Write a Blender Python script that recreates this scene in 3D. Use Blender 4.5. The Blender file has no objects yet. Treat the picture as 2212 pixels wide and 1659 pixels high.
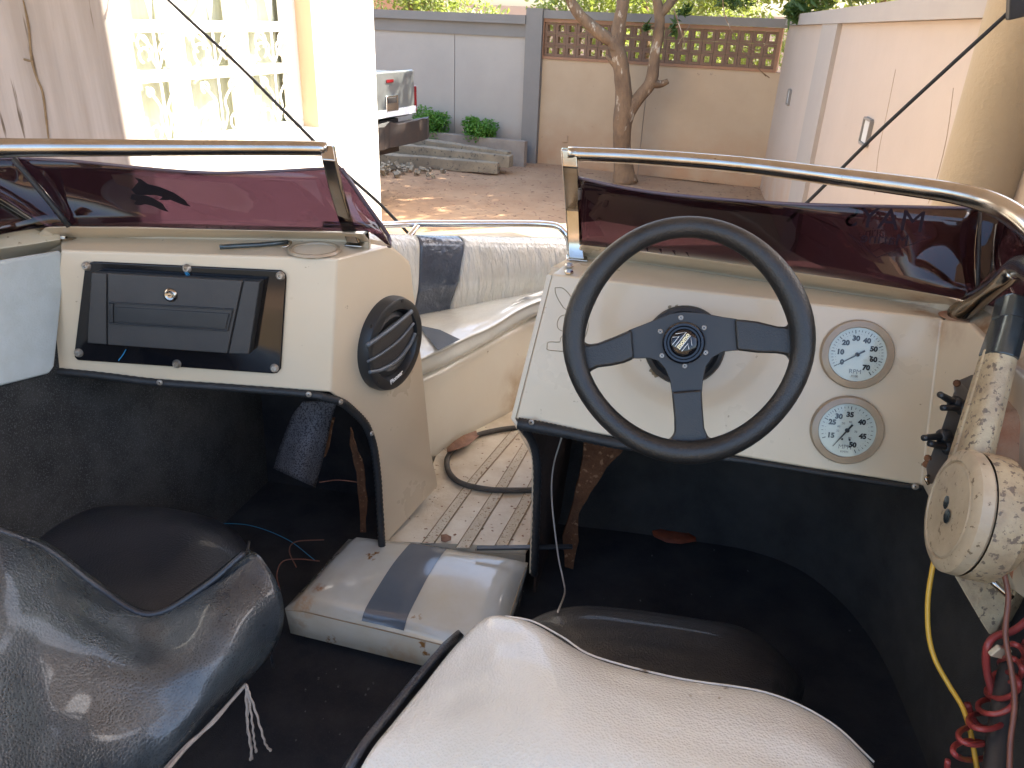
import bpy, bmesh, math, random
from mathutils import Vector as V, Matrix
rnd = random.Random(7)
S = bpy.context.scene
COL = S.collection
# ------------------------------------------------------------------ camera
H = 2.1
FPX, CX, CY = 1640.0, 1106.0, 829.5          # measured on a 2212 px wide view of the photograph
PITCH, ROLL = math.radians(25.9), math.radians(2.3)
cf = V((0, math.cos(PITCH), -math.sin(PITCH)))
r0 = V((1, 0, 0)); u0 = r0.cross(cf)
cr = r0 * math.cos(ROLL) + u0 * math.sin(ROLL)
cu = cr.cross(cf)
CAM = V((0, 0, H))
cam = bpy.data.cameras.new('camera'); camo = bpy.data.objects.new('camera', cam); COL.objects.link(camo)
cam.sensor_width = 36; cam.lens = 36 * FPX / 2212; cam.clip_start = .02; cam.clip_end = 400
camo.matrix_world = Matrix(((cr.x, cu.x, -cf.x, 0), (cr.y, cu.y, -cf.y, 0), (cr.z, cu.z, -cf.z, H), (0, 0, 0, 1)))
S.camera = camo
# ------------------------------------------------------------------ world, sun, exposure
SUN_EL = math.radians(48); SUNH = V((.93, .37, 0)).normalized()
sund = V((SUNH.x * math.cos(SUN_EL), SUNH.y * math.cos(SUN_EL), math.sin(SUN_EL)))
W = bpy.data.worlds.new('World'); S.world = W; W.use_nodes = True
nt = W.node_tree
sky = nt.nodes.new('ShaderNodeTexSky'); sky.sky_type = 'NISHITA'; sky.sun_disc = False
sky.sun_elevation = SUN_EL; sky.sun_rotation = math.atan2(sund.x, sund.y); sky.dust_density = 3.0; sky.air_density = 1.0
bg = nt.nodes['Background']; bg.inputs['Strength'].default_value = .15
nt.links.new(sky.outputs[0], bg.inputs[0])
sl = bpy.data.lights.new('sun', 'SUN'); sl.energy = 3.6; sl.angle = math.radians(.53); sl.color = (1, .91, .76)
so = bpy.data.objects.new('sun', sl); COL.objects.link(so); so.rotation_euler = sund.to_track_quat('Z', 'Y').to_euler()
S.view_settings.view_transform = 'Standard'; S.view_settings.look = 'None'; S.view_settings.gamma = 1
S.view_settings.use_curve_mapping = False; S.view_settings.exposure = 2.35
S.cycles.max_bounces = 8; S.cycles.diffuse_bounces = 5; S.cycles.transparent_max_bounces = 16
S.cycles.sample_clamp_indirect = 6

# ------------------------------------------------------------------ measuring helpers
def ray(px, py): return cf + cr * ((px - CX) / FPX) - cu * ((py - CY) / FPX)
def az(px, py, z): d = ray(px, py); return CAM + d * ((z - H) / d.z)
def ay(px, py, y): d = ray(px, py); return CAM + d * (y / d.y)
def ad(px, py, k): return CAM + ray(px, py) * k
def ap(px, py, p, n):
    d = ray(px, py); return CAM + d * ((p - CAM).dot(n) / d.dot(n))
def crm(P, t, closed=False):
    n = len(P); i = int(math.floor(t)); f = t - i
    if closed: g = lambda k: P[k % n]
    else:
        if i >= n - 1: i = n - 2; f = 1.0
        def g(k):
            if k < 0: return P[0] * 2 - P[1]
            if k >= n: return P[-1] * 2 - P[-2]
            return P[k]
    a, b, c, d = g(i - 1), g(i), g(i + 1), g(i + 2)
    return (b * 2 + (c - a) * f + (a * 2 - b * 5 + c * 4 - d) * f * f + (b * 3 - a - c * 3 + d) * f * f * f) * .5
def smooth(P, k, closed=False):
    P = [V(p) for p in P]; n = len(P) if closed else len(P) - 1
    return [crm(P, i / k, closed) for i in range(n * k + (0 if closed else 1))]

# ------------------------------------------------------------------ materials
def mat(name, c1, rough=.5, c2=None, sc=4, amt=.6, metal=0, spots=None, ssc=60, sth=.62, bump=0, bsc=80, coat=0, spec=.5,
        dots=None, dsc=300, low_tint=None, stains=None, alpha=None, bdist=.004, bvor=False, rvar=0, stretch=None, detail=6):
    m = bpy.data.materials.new(name); m.use_nodes = True; t = m.node_tree; L = t.links.new
    p = t.nodes['Principled BSDF']
    p.inputs['Roughness'].default_value = rough; p.inputs['Metallic'].default_value = metal
    p.inputs['Specular IOR Level'].default_value = spec; p.inputs['Coat Weight'].default_value = coat
    p.inputs['Coat Roughness'].default_value = .08
    tc = t.nodes.new('ShaderNodeNewGeometry'); src = tc.outputs['Position']
    if stretch:
        mp = t.nodes.new('ShaderNodeMapping'); mp.inputs['Scale'].default_value = stretch; L(src, mp.inputs[0]); ssrc = mp.outputs[0]
    else: ssrc = src
    def noise(s, d=detail, w=None):
        n = t.nodes.new('ShaderNodeTexNoise'); n.inputs['Scale'].default_value = s; n.inputs['Detail'].default_value = d
        n.inputs['Roughness'].default_value = .62; L(w or ssrc, n.inputs['Vector']); return n.outputs[0]
    def ramp(x, a, b):
        r = t.nodes.new('ShaderNodeMapRange'); r.inputs[1].default_value = a; r.inputs[2].default_value = b; L(x, r.inputs[0]); return r.outputs[0]
    def mix(fac, a, b):
        x = t.nodes.new('ShaderNodeMix'); x.data_type = 'RGBA'
        if isinstance(fac, float): x.inputs[0].default_value = fac
        else: L(fac, x.inputs[0])
        for k, v in ((6, a), (7, b)):
            if isinstance(v, tuple): x.inputs[k].default_value = (*v, 1)
            else: L(v, x.inputs[k])
        return x.outputs[2]
    def mul(x, k):
        n = t.nodes.new('ShaderNodeMath'); n.operation = 'MULTIPLY'; L(x, n.inputs[0])
        if isinstance(k, float): n.inputs[1].default_value = k
        else: L(k, n.inputs[1])
        return n.outputs[0]
    col = c1
    if c2: col = mix(mul(ramp(noise(sc), .35, .65), float(amt)), c1, c2)
    if spots: col = mix(ramp(noise(ssc, 4), sth, sth + .05), col, spots)
    if low_tint:                      # second colour grows stronger towards the ground, ragged edge
        sp = t.nodes.new('ShaderNodeSeparateXYZ'); L(src, sp.inputs[0])
        z = ramp(sp.outputs[2], low_tint[1], 0.0)
        col = mix(mul(z, ramp(noise(3.0), .2, .75)), col, low_tint[0])
    if stains:                      # soft rust and dirt blooms at given places, broken up by noise
        for c_, R_s, c_s in stains:
            vm = t.nodes.new('ShaderNodeVectorMath'); vm.operation = 'DISTANCE'; L(tc.outputs['Position'], vm.inputs[0]); vm.inputs[1].default_value = tuple(c_)
            f = mul(ramp(vm.outputs['Value'], R_s, R_s * .15), ramp(noise(1.6 / R_s, 5), .38, .62))
            col = mix(f, col, c_s)
    if dots:
        v = t.nodes.new('ShaderNodeTexVoronoi'); v.inputs['Scale'].default_value = dsc; L(src, v.inputs['Vector'])
        n3 = noise(6.0, 3)
        f = mul(ramp(v.outputs['Distance'], .38, .26), ramp(n3, .35, .6))
        col = mix(f, col, dots)
    if isinstance(col, tuple): p.inputs['Base Color'].default_value = (*col, 1)
    else: L(col, p.inputs['Base Color'])
    if rvar:
        n = ramp(noise(7.0, 4), .3, .7); a = t.nodes.new('ShaderNodeMath'); a.operation = 'MULTIPLY_ADD'
        L(n, a.inputs[0]); a.inputs[1].default_value = rvar; a.inputs[2].default_value = rough; L(a.outputs[0], p.inputs['Roughness'])
    if bump:
        b = t.nodes.new('ShaderNodeBump'); b.inputs['Strength'].default_value = bump; b.inputs['Distance'].default_value = bdist
        if bvor:
            v = t.nodes.new('ShaderNodeTexVoronoi'); v.inputs['Scale'].default_value = bsc; L(src, v.inputs['Vector']); L(v.outputs['Distance'], b.inputs['Height'])
        else: L(noise(bsc, 4), b.inputs['Height'])
        L(b.outputs[0], p.inputs['Normal'])
    if alpha is not None: p.inputs['Alpha'].default_value = alpha
    return m
M = {}
RST = (.30, .13, .045)
M['gel'] = mat('cream gelcoat', (.64, .525, .375), .25, (.58, .46, .305), 2.5, .6, spots=(.22, .13, .07), ssc=45, sth=.70, bump=.04, bsc=30, coat=.35, rvar=.12, stains=[(az(2085, 694, 1.70), .06, RST), (az(2125, 722, 1.70), .05, RST), (az(1990, 668, 1.70), .04, RST), (az(1246, 562, 1.70), .035, (.30, .20, .10)), (az(120, 517, 1.72), .05, (.30, .20, .11)), (az(1596, 655, 1.66), .014, (.33, .22, .12)), (az(1974, 700, 1.67), .014, (.36, .24, .14)), (az(1440, 870, 1.5), .02, (.22, .13, .06)), (az(840, 860, 1.35), .05, (.45, .36, .24))])
M['gelgrime'] = mat('grimy cream gelcoat', (.60, .54, .43), .4, (.50, .38, .22), 5, .7, spots=(.16, .09, .045), ssc=38, sth=.645, bump=.12, bsc=90)
M['gelbase'] = mat('stained white gelcoat', (.74, .70, .58), .32, (.66, .58, .44), 3.2, .4, spots=(.25, .16, .08), ssc=50, sth=.715, coat=.3, stains=[(az(1140, 860, 1.08), .13, (.40, .25, .11)), (az(960, 1010, 1.06), .08, (.42, .30, .16))])
M['floorm'] = mat('mottled deck gelcoat', (.64, .57, .44), .5, (.46, .35, .22), 11, .75, spots=(.20, .12, .06), ssc=48, sth=.655, bump=.3, bsc=120)
M['tread'] = mat('non-skid tread', (.58, .51, .39), .75, (.50, .42, .30), 60, .8, spots=(.26, .18, .11), ssc=170, sth=.58, bump=.8, bsc=260)
M['carpet'] = mat('black marine carpet', (.030, .030, .034), .95, (.058, .056, .056), 9, .8, spots=(.05, .05, .052), ssc=420, sth=.60, bump=1, bsc=500, spec=.08)
M['carpetgrey'] = mat('worn grey carpet', (.044, .044, .042), .95, (.080, .079, .075), 14, .8, spots=(.11, .11, .11), ssc=400, sth=.55, bump=1, bsc=500, spec=.08)
M['carpetmid'] = mat('charcoal carpet', (.054, .052, .049), .95, (.088, .085, .078), 9, .8, spots=(.075, .075, .078), ssc=420, sth=.60, bump=1, bsc=500, spec=.08)
M['flap'] = mat('grey carpet back', (.12, .115, .12), .95, (.17, .16, .165), 20, .7, spots=(.05, .045, .05), ssc=300, sth=.5, bump=1, bsc=400, spec=.05)
M['brown'] = mat('torn brown fibre backing', (.16, .075, .038), .9, (.075, .035, .02), 14, .9, spots=(.28, .16, .09), ssc=80, sth=.6, bump=1, bsc=150, spec=.1)
M['vinw'] = mat('white grained vinyl', (.64, .62, .56), .16, (.55, .52, .44), 3, .8, spots=(.22, .17, .11), ssc=24, sth=.69, bump=.32, bsc=330, bvor=True, coat=.8, rvar=.12)
M['vincl'] = mat('old white vinyl', (.50, .51, .475), .13, (.44, .40, .30), 5, .8, spots=(.22, .11, .035), ssc=16, sth=.67, bump=.25, bsc=14, coat=.5, rvar=.1, stains=[(az(690, 1272, 1.05), .018, RST), (az(652, 1308, 1.04), .035, (.42, .20, .06)), (az(640, 1360, .99), .03, (.32, .22, .12)), (az(860, 1415, .95), .07, (.40, .22, .08)), (az(790, 1150, 1.05), .03, (.33, .22, .12))])
M['vinbow'] = mat('wrinkled white vinyl', (.68, .68, .62), .15, (.60, .57, .48), 4, .7, bump=1.0, bdist=.02, bsc=11, coat=.5, stretch=(2.6, 2.6, .35), detail=3)
M['vinseat'] = mat('glossy bow seat vinyl', (.68, .71, .67), .12, (.62, .60, .50), 4, .6, bump=.6, bdist=.006, bsc=12, coat=.5, detail=3)
M['vingrey'] = mat('blue grey vinyl stripe', (.085, .105, .13), .16, (.12, .14, .16), 6, .7, bump=.3, bsc=18, coat=.5)
M['vinslate'] = mat('slate wrinkled vinyl', (.05, .065, .09), .18, (.09, .11, .14), 6, .7, bump=1, bdist=.012, bsc=16, coat=.5, detail=3)
M['vinblk'] = mat('black perforated vinyl', (.015, .020, .027), .2, (.07, .082, .085), 8, .9, dots=(.006, .007, .009), dsc=330, bump=.2, bsc=330, bvor=True, coat=.4, rvar=.15)
M['vinblk2'] = mat('dusty black vinyl', (.016, .020, .028), .25, (.038, .038, .042), 7, .9, bump=.2, bsc=300, bvor=True, coat=.1, rvar=.2)
M['liner'] = mat('pale blue vinyl liner', (.50, .545, .54), .45, (.44, .48, .46), 30, .7, bump=.3, bsc=260)
M['rubber'] = mat('ribbed black rubber', (.014, .015, .017), .5, (.03, .03, .03), 30, .6, bump=.4, bsc=200)
M['leather'] = mat('worn black leather', (.013, .0125, .012), .36, (.025, .023, .021), 14, .7, bump=.16, bsc=420, bvor=True, rvar=.1)
M['anod'] = mat('dark anodised metal', (.022, .0225, .023), .45, (.034, .032, .030), 12, .6, metal=.15)
M['blkpl'] = mat('black plastic', (.012, .014, .017), .4, (.028, .03, .032), 16, .6)
M['gloss'] = mat('gloss black plastic', (.006, .006, .008), .08)
M['dkpl'] = mat('dark grey plastic', (.034, .031, .030), .5, (.048, .044, .040), 12, .7, bump=.1, bsc=300)
M['greypl'] = mat('grey plastic', (.19, .17, .14), .45, (.08, .07, .06), 20, .6)
M['chrome'] = mat('weathered chrome tube', (.45, .43, .40), .10, (.34, .28, .20), 22, .6, metal=1, spots=(.12, .07, .04), ssc=90, sth=.69, rvar=.18)
M['alu'] = mat('polished aluminium', (.78, .80, .83), .16, metal=1)
M['rustm'] = mat('corroded painted casting', (.45, .365, .225), .55, (.27, .20, .125), 26, .9, spots=(.14, .105, .075), ssc=120, sth=.565, bump=.6, bsc=70)
M['rusto'] = mat('rust orange casting', (.34, .13, .06), .75, (.47, .34, .22), 12, .8, spots=(.07, .06, .05), ssc=30, sth=.6, bump=.6, bsc=70)
M['disc'] = mat('cream painted disc', (.46, .38, .26), .4, (.31, .235, .15), 16, .7, spots=(.13, .09, .05), ssc=110, sth=.61, bump=.15, bsc=60)
M['bluem'] = mat('blue grey grip', (.10, .125, .13), .22, (.045, .055, .06), 16, .8, metal=.6)
M['bezel'] = mat('yellowed gauge bezel', (.38, .30, .205), .35, (.28, .20, .13), 18, .7, coat=.3)
M['dial'] = mat('dial white', (.60, .62, .54), .3, (.53, .54, .46), 20, .5, coat=.4)
M['ink'] = mat('black ink', (.01, .01, .012), .6)
M['inkgrey'] = mat('grey ink', (.16, .16, .16), .6)
M['whitep'] = mat('white print', (.8, .8, .78), .5)
M['gold'] = mat('gold and white print', (.75, .65, .38), .35)
M['rivet'] = mat('dull rivet', (.42, .39, .35), .35, (.22, .16, .10), 90, .8, metal=.5)
M['outline'] = mat('old sticker outline', (.20, .14, .075), .7, (.33, .25, .15), 40, .8)
M['decal'] = mat('dark decal', (.012, .009, .013), .4)
M['yellow'] = mat('yellow wire', (.62, .36, .04), .4)
M['redw'] = mat('red wire', (.32, .05, .045), .35, (.20, .035, .03), 20, .6)
M['brownw'] = mat('brown wire', (.20, .075, .045), .45, (.13, .05, .035), 25, .6)
M['string'] = mat('string', (.36, .31, .26), .9, (.24, .20, .17), 120, .7)
M['rope'] = mat('black cord', (.012, .012, .013), .6)
M['leafdry'] = mat('dry brown leaf', (.28, .15, .09), .7, (.15, .07, .04), 50, .8, bump=.3, bsc=90)
M['leafred'] = mat('red brown leaf', (.30, .075, .035), .5, (.13, .035, .02), 40, .8)
M['bluethr'] = mat('blue thread', (.02, .22, .42), .6)
M['redrefl'] = mat('red lamp plastic', (.16, .008, .012), .12, coat=.5)
M['shed'] = mat('streaked whitewash', (.50, .465, .44), .85, (.36, .32, .285), 2.6, .8, spots=(.15, .12, .09), ssc=4, sth=.64, bump=.2, bsc=60, stretch=(6, 6, .35))
M['house'] = mat('white house paint', (.84, .82, .76), .8, (.78, .75, .68), 3, .5, bump=.1, bsc=60)
M['jamb'] = mat('even tan', (.62, .47, .30), .8)  # one even tan for the window jamb and the wall inside
M['winw'] = mat('white window metal', (.86, .85, .80), .5)
M['curtain'] = mat('pale curtain', (.72, .70, .56), .9, (.55, .55, .42), 5, .8, stretch=(5, 5, .3))
M['band'] = mat('grey wall paint', (.20, .185, .165), .8, (.235, .215, .19), 3, .6, bump=.2, bsc=40)
M['bandl'] = mat('light grey wall paint', (.34, .30, .26), .8, (.37, .33, .28), 3, .6, bump=.2, bsc=40)
M['wallg'] = mat('grey pink wall paint', (.40, .36, .31), .85, (.36, .325, .28), 1.5, .8, spots=(.24, .19, .17), ssc=14, sth=.72, bump=.2, bsc=40, low_tint=((.30, .17, .10), .6))
M['wallt'] = mat('tan wall paint', (.46, .345, .225), .85, (.41, .30, .19), 1.5, .8, spots=(.22, .16, .12), ssc=14, sth=.71, bump=.2, bsc=40, low_tint=((.42, .22, .11), .8))
M['wallp'] = mat('pink wall paint', (.45, .37, .30), .85, (.41, .335, .27), 1.2, .8, spots=(.34, .26, .21), ssc=12, sth=.72, bump=.2, bsc=40, low_tint=((.45, .26, .14), .9))
M['brick'] = mat('brown breeze block', (.17, .10, .062), .9, (.21, .13, .085), 8, .7, bump=.4, bsc=60)
M['terra'] = mat('terracotta trim', (.33, .17, .09), .85, (.24, .14, .09), 6, .7, bump=.3, bsc=60)
M['column'] = mat('tan rendered column', (.36, .29, .195), .85, (.31, .25, .165), 3, .7, bump=.8, bsc=60)
M['conc'] = mat('weathered concrete', (.32, .26, .175), .9, (.18, .15, .11), 5, .8, spots=(.10, .09, .075), ssc=20, sth=.6, bump=.9, bsc=40)
M['concw'] = mat('concrete kerb', (.34, .28, .22), .9, (.24, .19, .15), 4, .8, bump=.5, bsc=40)
M['dirt'] = mat('red dirt', (.42, .275, .165), .95, (.34, .205, .12), 1.3, .9, spots=(.12, .075, .05), ssc=9, sth=.62, bump=1.0, bsc=22, spec=.1)
M['bark'] = mat('mango bark', (.26, .16, .085), .9, (.14, .09, .055), 7, .9, spots=(.48, .40, .29), ssc=6, sth=.60, bump=1.0, bdist=.02, bsc=26, stretch=(1, 1, .5))
M['silver'] = mat('silver car paint', (.24, .26, .26), .3, (.17, .18, .175), 2, .6, metal=.5, coat=.6)
M['bumper'] = mat('dark bumper', (.024, .022, .022), .5, (.045, .03, .024), 8, .7)
M['tyre'] = mat('tyre', (.012, .012, .012), .8)
M['glassd'] = mat('dark glass', (.01, .012, .014), .05)
M['roofm'] = mat('carport ceiling', (.60, .60, .60), .9, (.56, .56, .56), 3, .6)
M['bldg'] = mat('far brick building', (.45, .28, .19), .9, (.36, .22, .15), 3, .7)
M['lampg'] = mat('frosted lamp glass', (.70, .72, .70), .2, coat=.3)
def leafmat(name, a, b, transl=.35):
    m = mat(name, a, .5, b, 3, 1.0); t = m.node_tree; p = t.nodes['Principled BSDF']
    tr = t.nodes.new('ShaderNodeBsdfTranslucent'); tr.inputs[0].default_value = (a[0] * 1.6 + .02, a[1] * 1.7, a[2] * .8, 1)
    mx = t.nodes.new('ShaderNodeMixShader'); mx.inputs[0].default_value = transl
    t.links.new(p.outputs[0], mx.inputs[1]); t.links.new(tr.outputs[0], mx.inputs[2])
    t.links.new(mx.outputs[0], t.nodes['Material Output'].inputs[0]); return m
M['leaf'] = leafmat('mango leaves', (.05, .10, .025), (.085, .13, .03))
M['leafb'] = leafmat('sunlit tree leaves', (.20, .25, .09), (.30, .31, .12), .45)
M['shrub'] = leafmat('shrub leaves', (.07, .20, .03), (.15, .30, .04))
def tint(name, c, rough=.015, ior=1.5):
    m = bpy.data.materials.new(name); m.use_nodes = True; t = m.node_tree; t.nodes.clear(); N = t.nodes.new; L = t.links.new
    o = N('ShaderNodeOutputMaterial'); mx = N('ShaderNodeMixShader'); fw_ = N('ShaderNodeLayerWeight'); fw_.inputs[0].default_value = .5; pw_ = N('ShaderNodeMath'); pw_.operation = 'POWER'; pw_.inputs[1].default_value = 5; fr = N('ShaderNodeMath'); fr.operation = 'MULTIPLY_ADD'; fr.inputs[1].default_value = .9; fr.inputs[2].default_value = .045; L(fw_.outputs['Facing'], pw_.inputs[0]); L(pw_.outputs[0], fr.inputs[0])
    a = N('ShaderNodeBsdfTransparent'); a.inputs[0].default_value = (*c, 1)
    g = N('ShaderNodeBsdfGlossy'); g.inputs['Roughness'].default_value = rough
    L(fr.outputs[0], mx.inputs[0]); L(a.outputs[0], mx.inputs[1]); L(g.outputs[0], mx.inputs[2]); L(mx.outputs[0], o.inputs[0]); return m
M['acr'] = tint('smoked purple acrylic', (.195, .135, .17), .02)
M['glass'] = tint('clear glass', (.93, .95, .95), .01)
M['edge'] = mat('acrylic edge', (.10, .075, .095), .25)

# ------------------------------------------------------------------ object helpers
WL = {}
def link(name, me, m, parent=None, label=None, cat=None, group=None, kind=None, base=None):
    o = bpy.data.objects.new(name, me); COL.objects.link(o)
    if m and not me.materials: me.materials.append(m)
    if base is None:
        vs = me.vertices
        if len(vs):
            xs = [v.co.x for v in vs]; ys = [v.co.y for v in vs]; zs = [v.co.z for v in vs]
            base = V(((min(xs) + max(xs)) / 2, (min(ys) + max(ys)) / 2, min(zs) if parent is None else (min(zs) + max(zs)) / 2))
        else: base = V((0, 0, 0))
    me.transform(Matrix.Translation(-base))
    WL[o.name] = base.copy()
    if parent is not None: o.parent = parent; o.location = base - WL[parent.name]
    else: o.location = base
    tag(o, label, cat, group, kind); return o
def tag(o, label=None, cat=None, group=None, kind=None):
    if label: o['label'] = label
    if cat: o['category'] = cat
    if group: o['group'] = group
    if kind: o['kind'] = kind
def empty(name, loc, label=None, cat=None, group=None, parent=None):
    o = bpy.data.objects.new(name, None); COL.objects.link(o); loc = V(loc); o.empty_display_size = .1
    WL[o.name] = loc.copy()
    if parent is not None: o.parent = parent; o.location = loc - WL[parent.name]
    else: o.location = loc
    tag(o, label, cat, group); return o
def tomesh(name, bm, sm=False):
    bmesh.ops.recalc_face_normals(bm, faces=bm.faces)
    me = bpy.data.meshes.new(name); bm.to_mesh(me); bm.free()
    if sm: me.polygons.foreach_set('use_smooth', [True] * len(me.polygons))
    return me
def bevel(o, w, seg=3, ang=35):
    b = o.modifiers.new('bevel', 'BEVEL'); b.width = w; b.segments = seg; b.limit_method = 'ANGLE'; b.angle_limit = math.radians(ang)
    o.data.polygons.foreach_set('use_smooth', [True] * len(o.data.polygons))
    w_ = o.modifiers.new('wn', 'WEIGHTED_NORMAL'); w_.keep_sharp = True
    return o
def a_tube(bm, pts, r, seg=10, closed=False, ribs=0):
    pts = [V(p) for p in pts]; n = len(pts); rings = []; prev = None
    for i, p in enumerate(pts):
        a = pts[(i - 1) % n] if (closed or i > 0) else p; b = pts[(i + 1) % n] if (closed or i < n - 1) else p
        t = (b - a).normalized()
        if prev is None:
            prev = t.orthogonal().normalized()
        prev = (prev - t * prev.dot(t)).normalized(); q = t.cross(prev)
        rr = r[i] if isinstance(r, (list, tuple)) else r
        if ribs and i % 2: rr *= 1 - ribs
        rings.append([bm.verts.new(p + (prev * math.cos(2 * math.pi * k / seg) + q * math.sin(2 * math.pi * k / seg)) * rr) for k in range(seg)])
    m = n if closed else n - 1
    for i in range(m):
        A, B = rings[i], rings[(i + 1) % n]
        for k in range(seg): bm.faces.new((A[k], A[(k + 1) % seg], B[(k + 1) % seg], B[k]))
    if not closed: bm.faces.new(rings[0]); bm.faces.new(rings[-1][::-1])
def tube(name, pts, r, m, parent=None, seg=10, k=6, closed=False, ribs=0, **kw):
    bm = bmesh.new(); P = smooth(pts, k, closed) if k > 1 else pts
    if isinstance(r, (list, tuple)) and k > 1:
        rr = [crm([V((x, 0, 0)) for x in r], i / k).x for i in range((len(r) - 1) * k + 1)]
    else: rr = r
    a_tube(bm, P, rr, seg, closed, ribs); return link(name, tomesh(name, bm, True), m, parent, **kw)
def a_prism(bm, poly, vec):
    A = [bm.verts.new(p) for p in poly]; B = [bm.verts.new(p + vec) for p in poly]; n = len(A)
    bm.faces.new(A); bm.faces.new(B[::-1])
    for i in range(n): bm.faces.new((A[i], B[i], B[(i + 1) % n], A[(i + 1) % n]))
def prism(name, poly, vec, m, parent=None, bev=0, seg=2, **kw):
    bm = bmesh.new(); a_prism(bm, [V(p) for p in poly], V(vec))
    o = link(name, tomesh(name, bm), m, parent, **kw)
    if bev: bevel(o, bev, seg)
    return o
def a_box(bm, c, ex, ey, ez):      # centre and three half-vectors
    c, ex, ey, ez = V(c), V(ex), V(ey), V(ez)
    a_prism(bm, [c - ex - ey - ez, c + ex - ey - ez, c + ex + ey - ez, c - ex + ey - ez], ez * 2)
def box(name, c, ex, ey, ez, m, parent=None, bev=0, **kw):
    bm = bmesh.new(); a_box(bm, c, ex, ey, ez); o = link(name, tomesh(name, bm), m, parent, **kw)
    if bev: bevel(o, bev)
    return o
def a_lathe(bm, o, ax, prof, seg=32, squash=None):   # prof [(radius, height along ax)]
    ax = ax.normalized(); e = ax.orthogonal().normalized(); g = ax.cross(e); rings = []
    for r, h in prof:
        if r < 1e-6: rings.append([bm.verts.new(o + ax * h)])
        else: rings.append([bm.verts.new(o + ax * h + (e * math.cos(2 * math.pi * k / seg) + g * math.sin(2 * math.pi * k / seg)) * r) for k in range(seg)])
    for A, B in zip(rings, rings[1:]):
        for k in range(seg):
            if len(A) == 1 and len(B) == 1: continue
            if len(A) == 1: bm.faces.new((A[0], B[k], B[(k + 1) % seg]))
            elif len(B) == 1: bm.faces.new((A[k], A[(k + 1) % seg], B[0]))
            else: bm.faces.new((A[k], A[(k + 1) % seg], B[(k + 1) % seg], B[k]))
def lathe(name, o, ax, prof, m, parent=None, seg=32, sm=True, **kw):
    bm = bmesh.new(); a_lathe(bm, V(o), V(ax), prof, seg); ob = link(name, tomesh(name, bm, sm), m, parent, **kw)
    if sm:
        e = ob.modifiers.new('es', 'EDGE_SPLIT'); e.split_angle = math.radians(38)
    return ob
def patch(name, ctrl, m, parent=None, k=5, thick=0, push=None, wr=0, wsc=20, **kw):
    """smooth surface through a grid of points, thickened away from the eye side"""
    rows = [smooth(r, k) for r in ctrl]; cols = list(zip(*rows)); cols = [smooth(c, k) for c in cols]
    if wr: cols = [[p + (CAM - p).normalized() * (mn.noise(p * wsc) * wr + mn.noise(p * wsc * 2.7 + V((3, 1, 2))) * wr * .4) for p in c] for c in cols]
    bm = bmesh.new(); g = [[bm.verts.new(p) for p in c] for c in cols]
    for i in range(len(g) - 1):
        for j in range(len(g[0]) - 1): bm.faces.new((g[i][j], g[i + 1][j], g[i + 1][j + 1], g[i][j + 1]))
    me = bpy.data.meshes.new(name); bmesh.ops.recalc_face_normals(bm, faces=bm.faces)
    if sum(f.normal.dot((CAM - f.calc_center_median()).normalized()) * f.calc_area() for f in bm.faces) < 0: bmesh.ops.reverse_faces(bm, faces=bm.faces)
    bm.to_mesh(me); bm.free(); me.polygons.foreach_set('use_smooth', [True] * len(me.polygons))
    o = link(name, me, m, parent, **kw)
    if thick:
        s = o.modifiers.new('solid', 'SOLIDIFY'); s.thickness = thick; s.offset = -1
    return o
def text(name, s, size, o, rt, up, m, parent=None, depth=.0004, bold=0, **kw):
    cu_ = bpy.data.curves.new(name, 'FONT'); cu_.body = s; cu_.size = size; cu_.align_x = 'CENTER'; cu_.align_y = 'CENTER'
    cu_.extrude = depth; cu_.offset = bold; cu_.resolution_u = 3
    t = bpy.data.objects.new(name, cu_); COL.objects.link(t)
    dg = bpy.context.evaluated_depsgraph_get(); me = bpy.data.meshes.new_from_object(t.evaluated_get(dg))
    bpy.data.objects.remove(t); bpy.data.curves.remove(cu_)
    rt = rt.normalized(); n = rt.cross(up).normalized(); up = n.cross(rt)
    me.transform(Matrix(((rt.x, up.x, n.x, o.x), (rt.y, up.y, n.y, o.y), (rt.z, up.z, n.z, o.z), (0, 0, 0, 1))))
    me.materials.clear(); return link(name, me, m, parent, **kw)
def copy_tree(o, parent=None):
    c = o.copy(); COL.objects.link(c); c.parent = parent; WL[c.name] = WL[o.name]
    for ch in list(o.children): copy_tree(ch, c)
    return c
def leaves(name, blobs, n, size, m, parent=None, aspect=.36, seed=1, shell=.55, **kw):
    """n small folded leaves spread through ellipsoid clumps"""
    R = random.Random(seed); vs = []; fs = []; tot = sum(b[1] ** 2 for b in blobs)
    for c, r, sq in [(V(b[0]), b[1], b[2]) for b in blobs]:
        for _ in range(int(n * r * r / tot)):
            d = V((R.gauss(0, 1), R.gauss(0, 1), R.gauss(0, 1))).normalized(); q = r * (shell + (1 - shell) * R.random() ** .6) * R.uniform(.75, 1.08)
            p = c + V((d.x * q, d.y * q, d.z * q * sq))
            a = V((R.gauss(0, 1), R.gauss(0, 1), R.gauss(-.3, .7))).normalized(); b = a.cross(V((R.gauss(0, .5), R.gauss(0, .5), 1))).normalized()
            nn = a.cross(b); s = size * R.uniform(.6, 1.25); w = s * aspect; i = len(vs)
            vs += [p - a * s * .5, p + b * w * .5 + nn * w * .2, p + a * s * .5, p - b * w * .5 + nn * w * .2]
            fs += [(i, i + 1, i + 2), (i, i + 2, i + 3)]
    me = bpy.data.meshes.new(name); me.from_pydata([tuple(v) for v in vs], [], fs); return link(name, me, m, parent, **kw)

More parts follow.
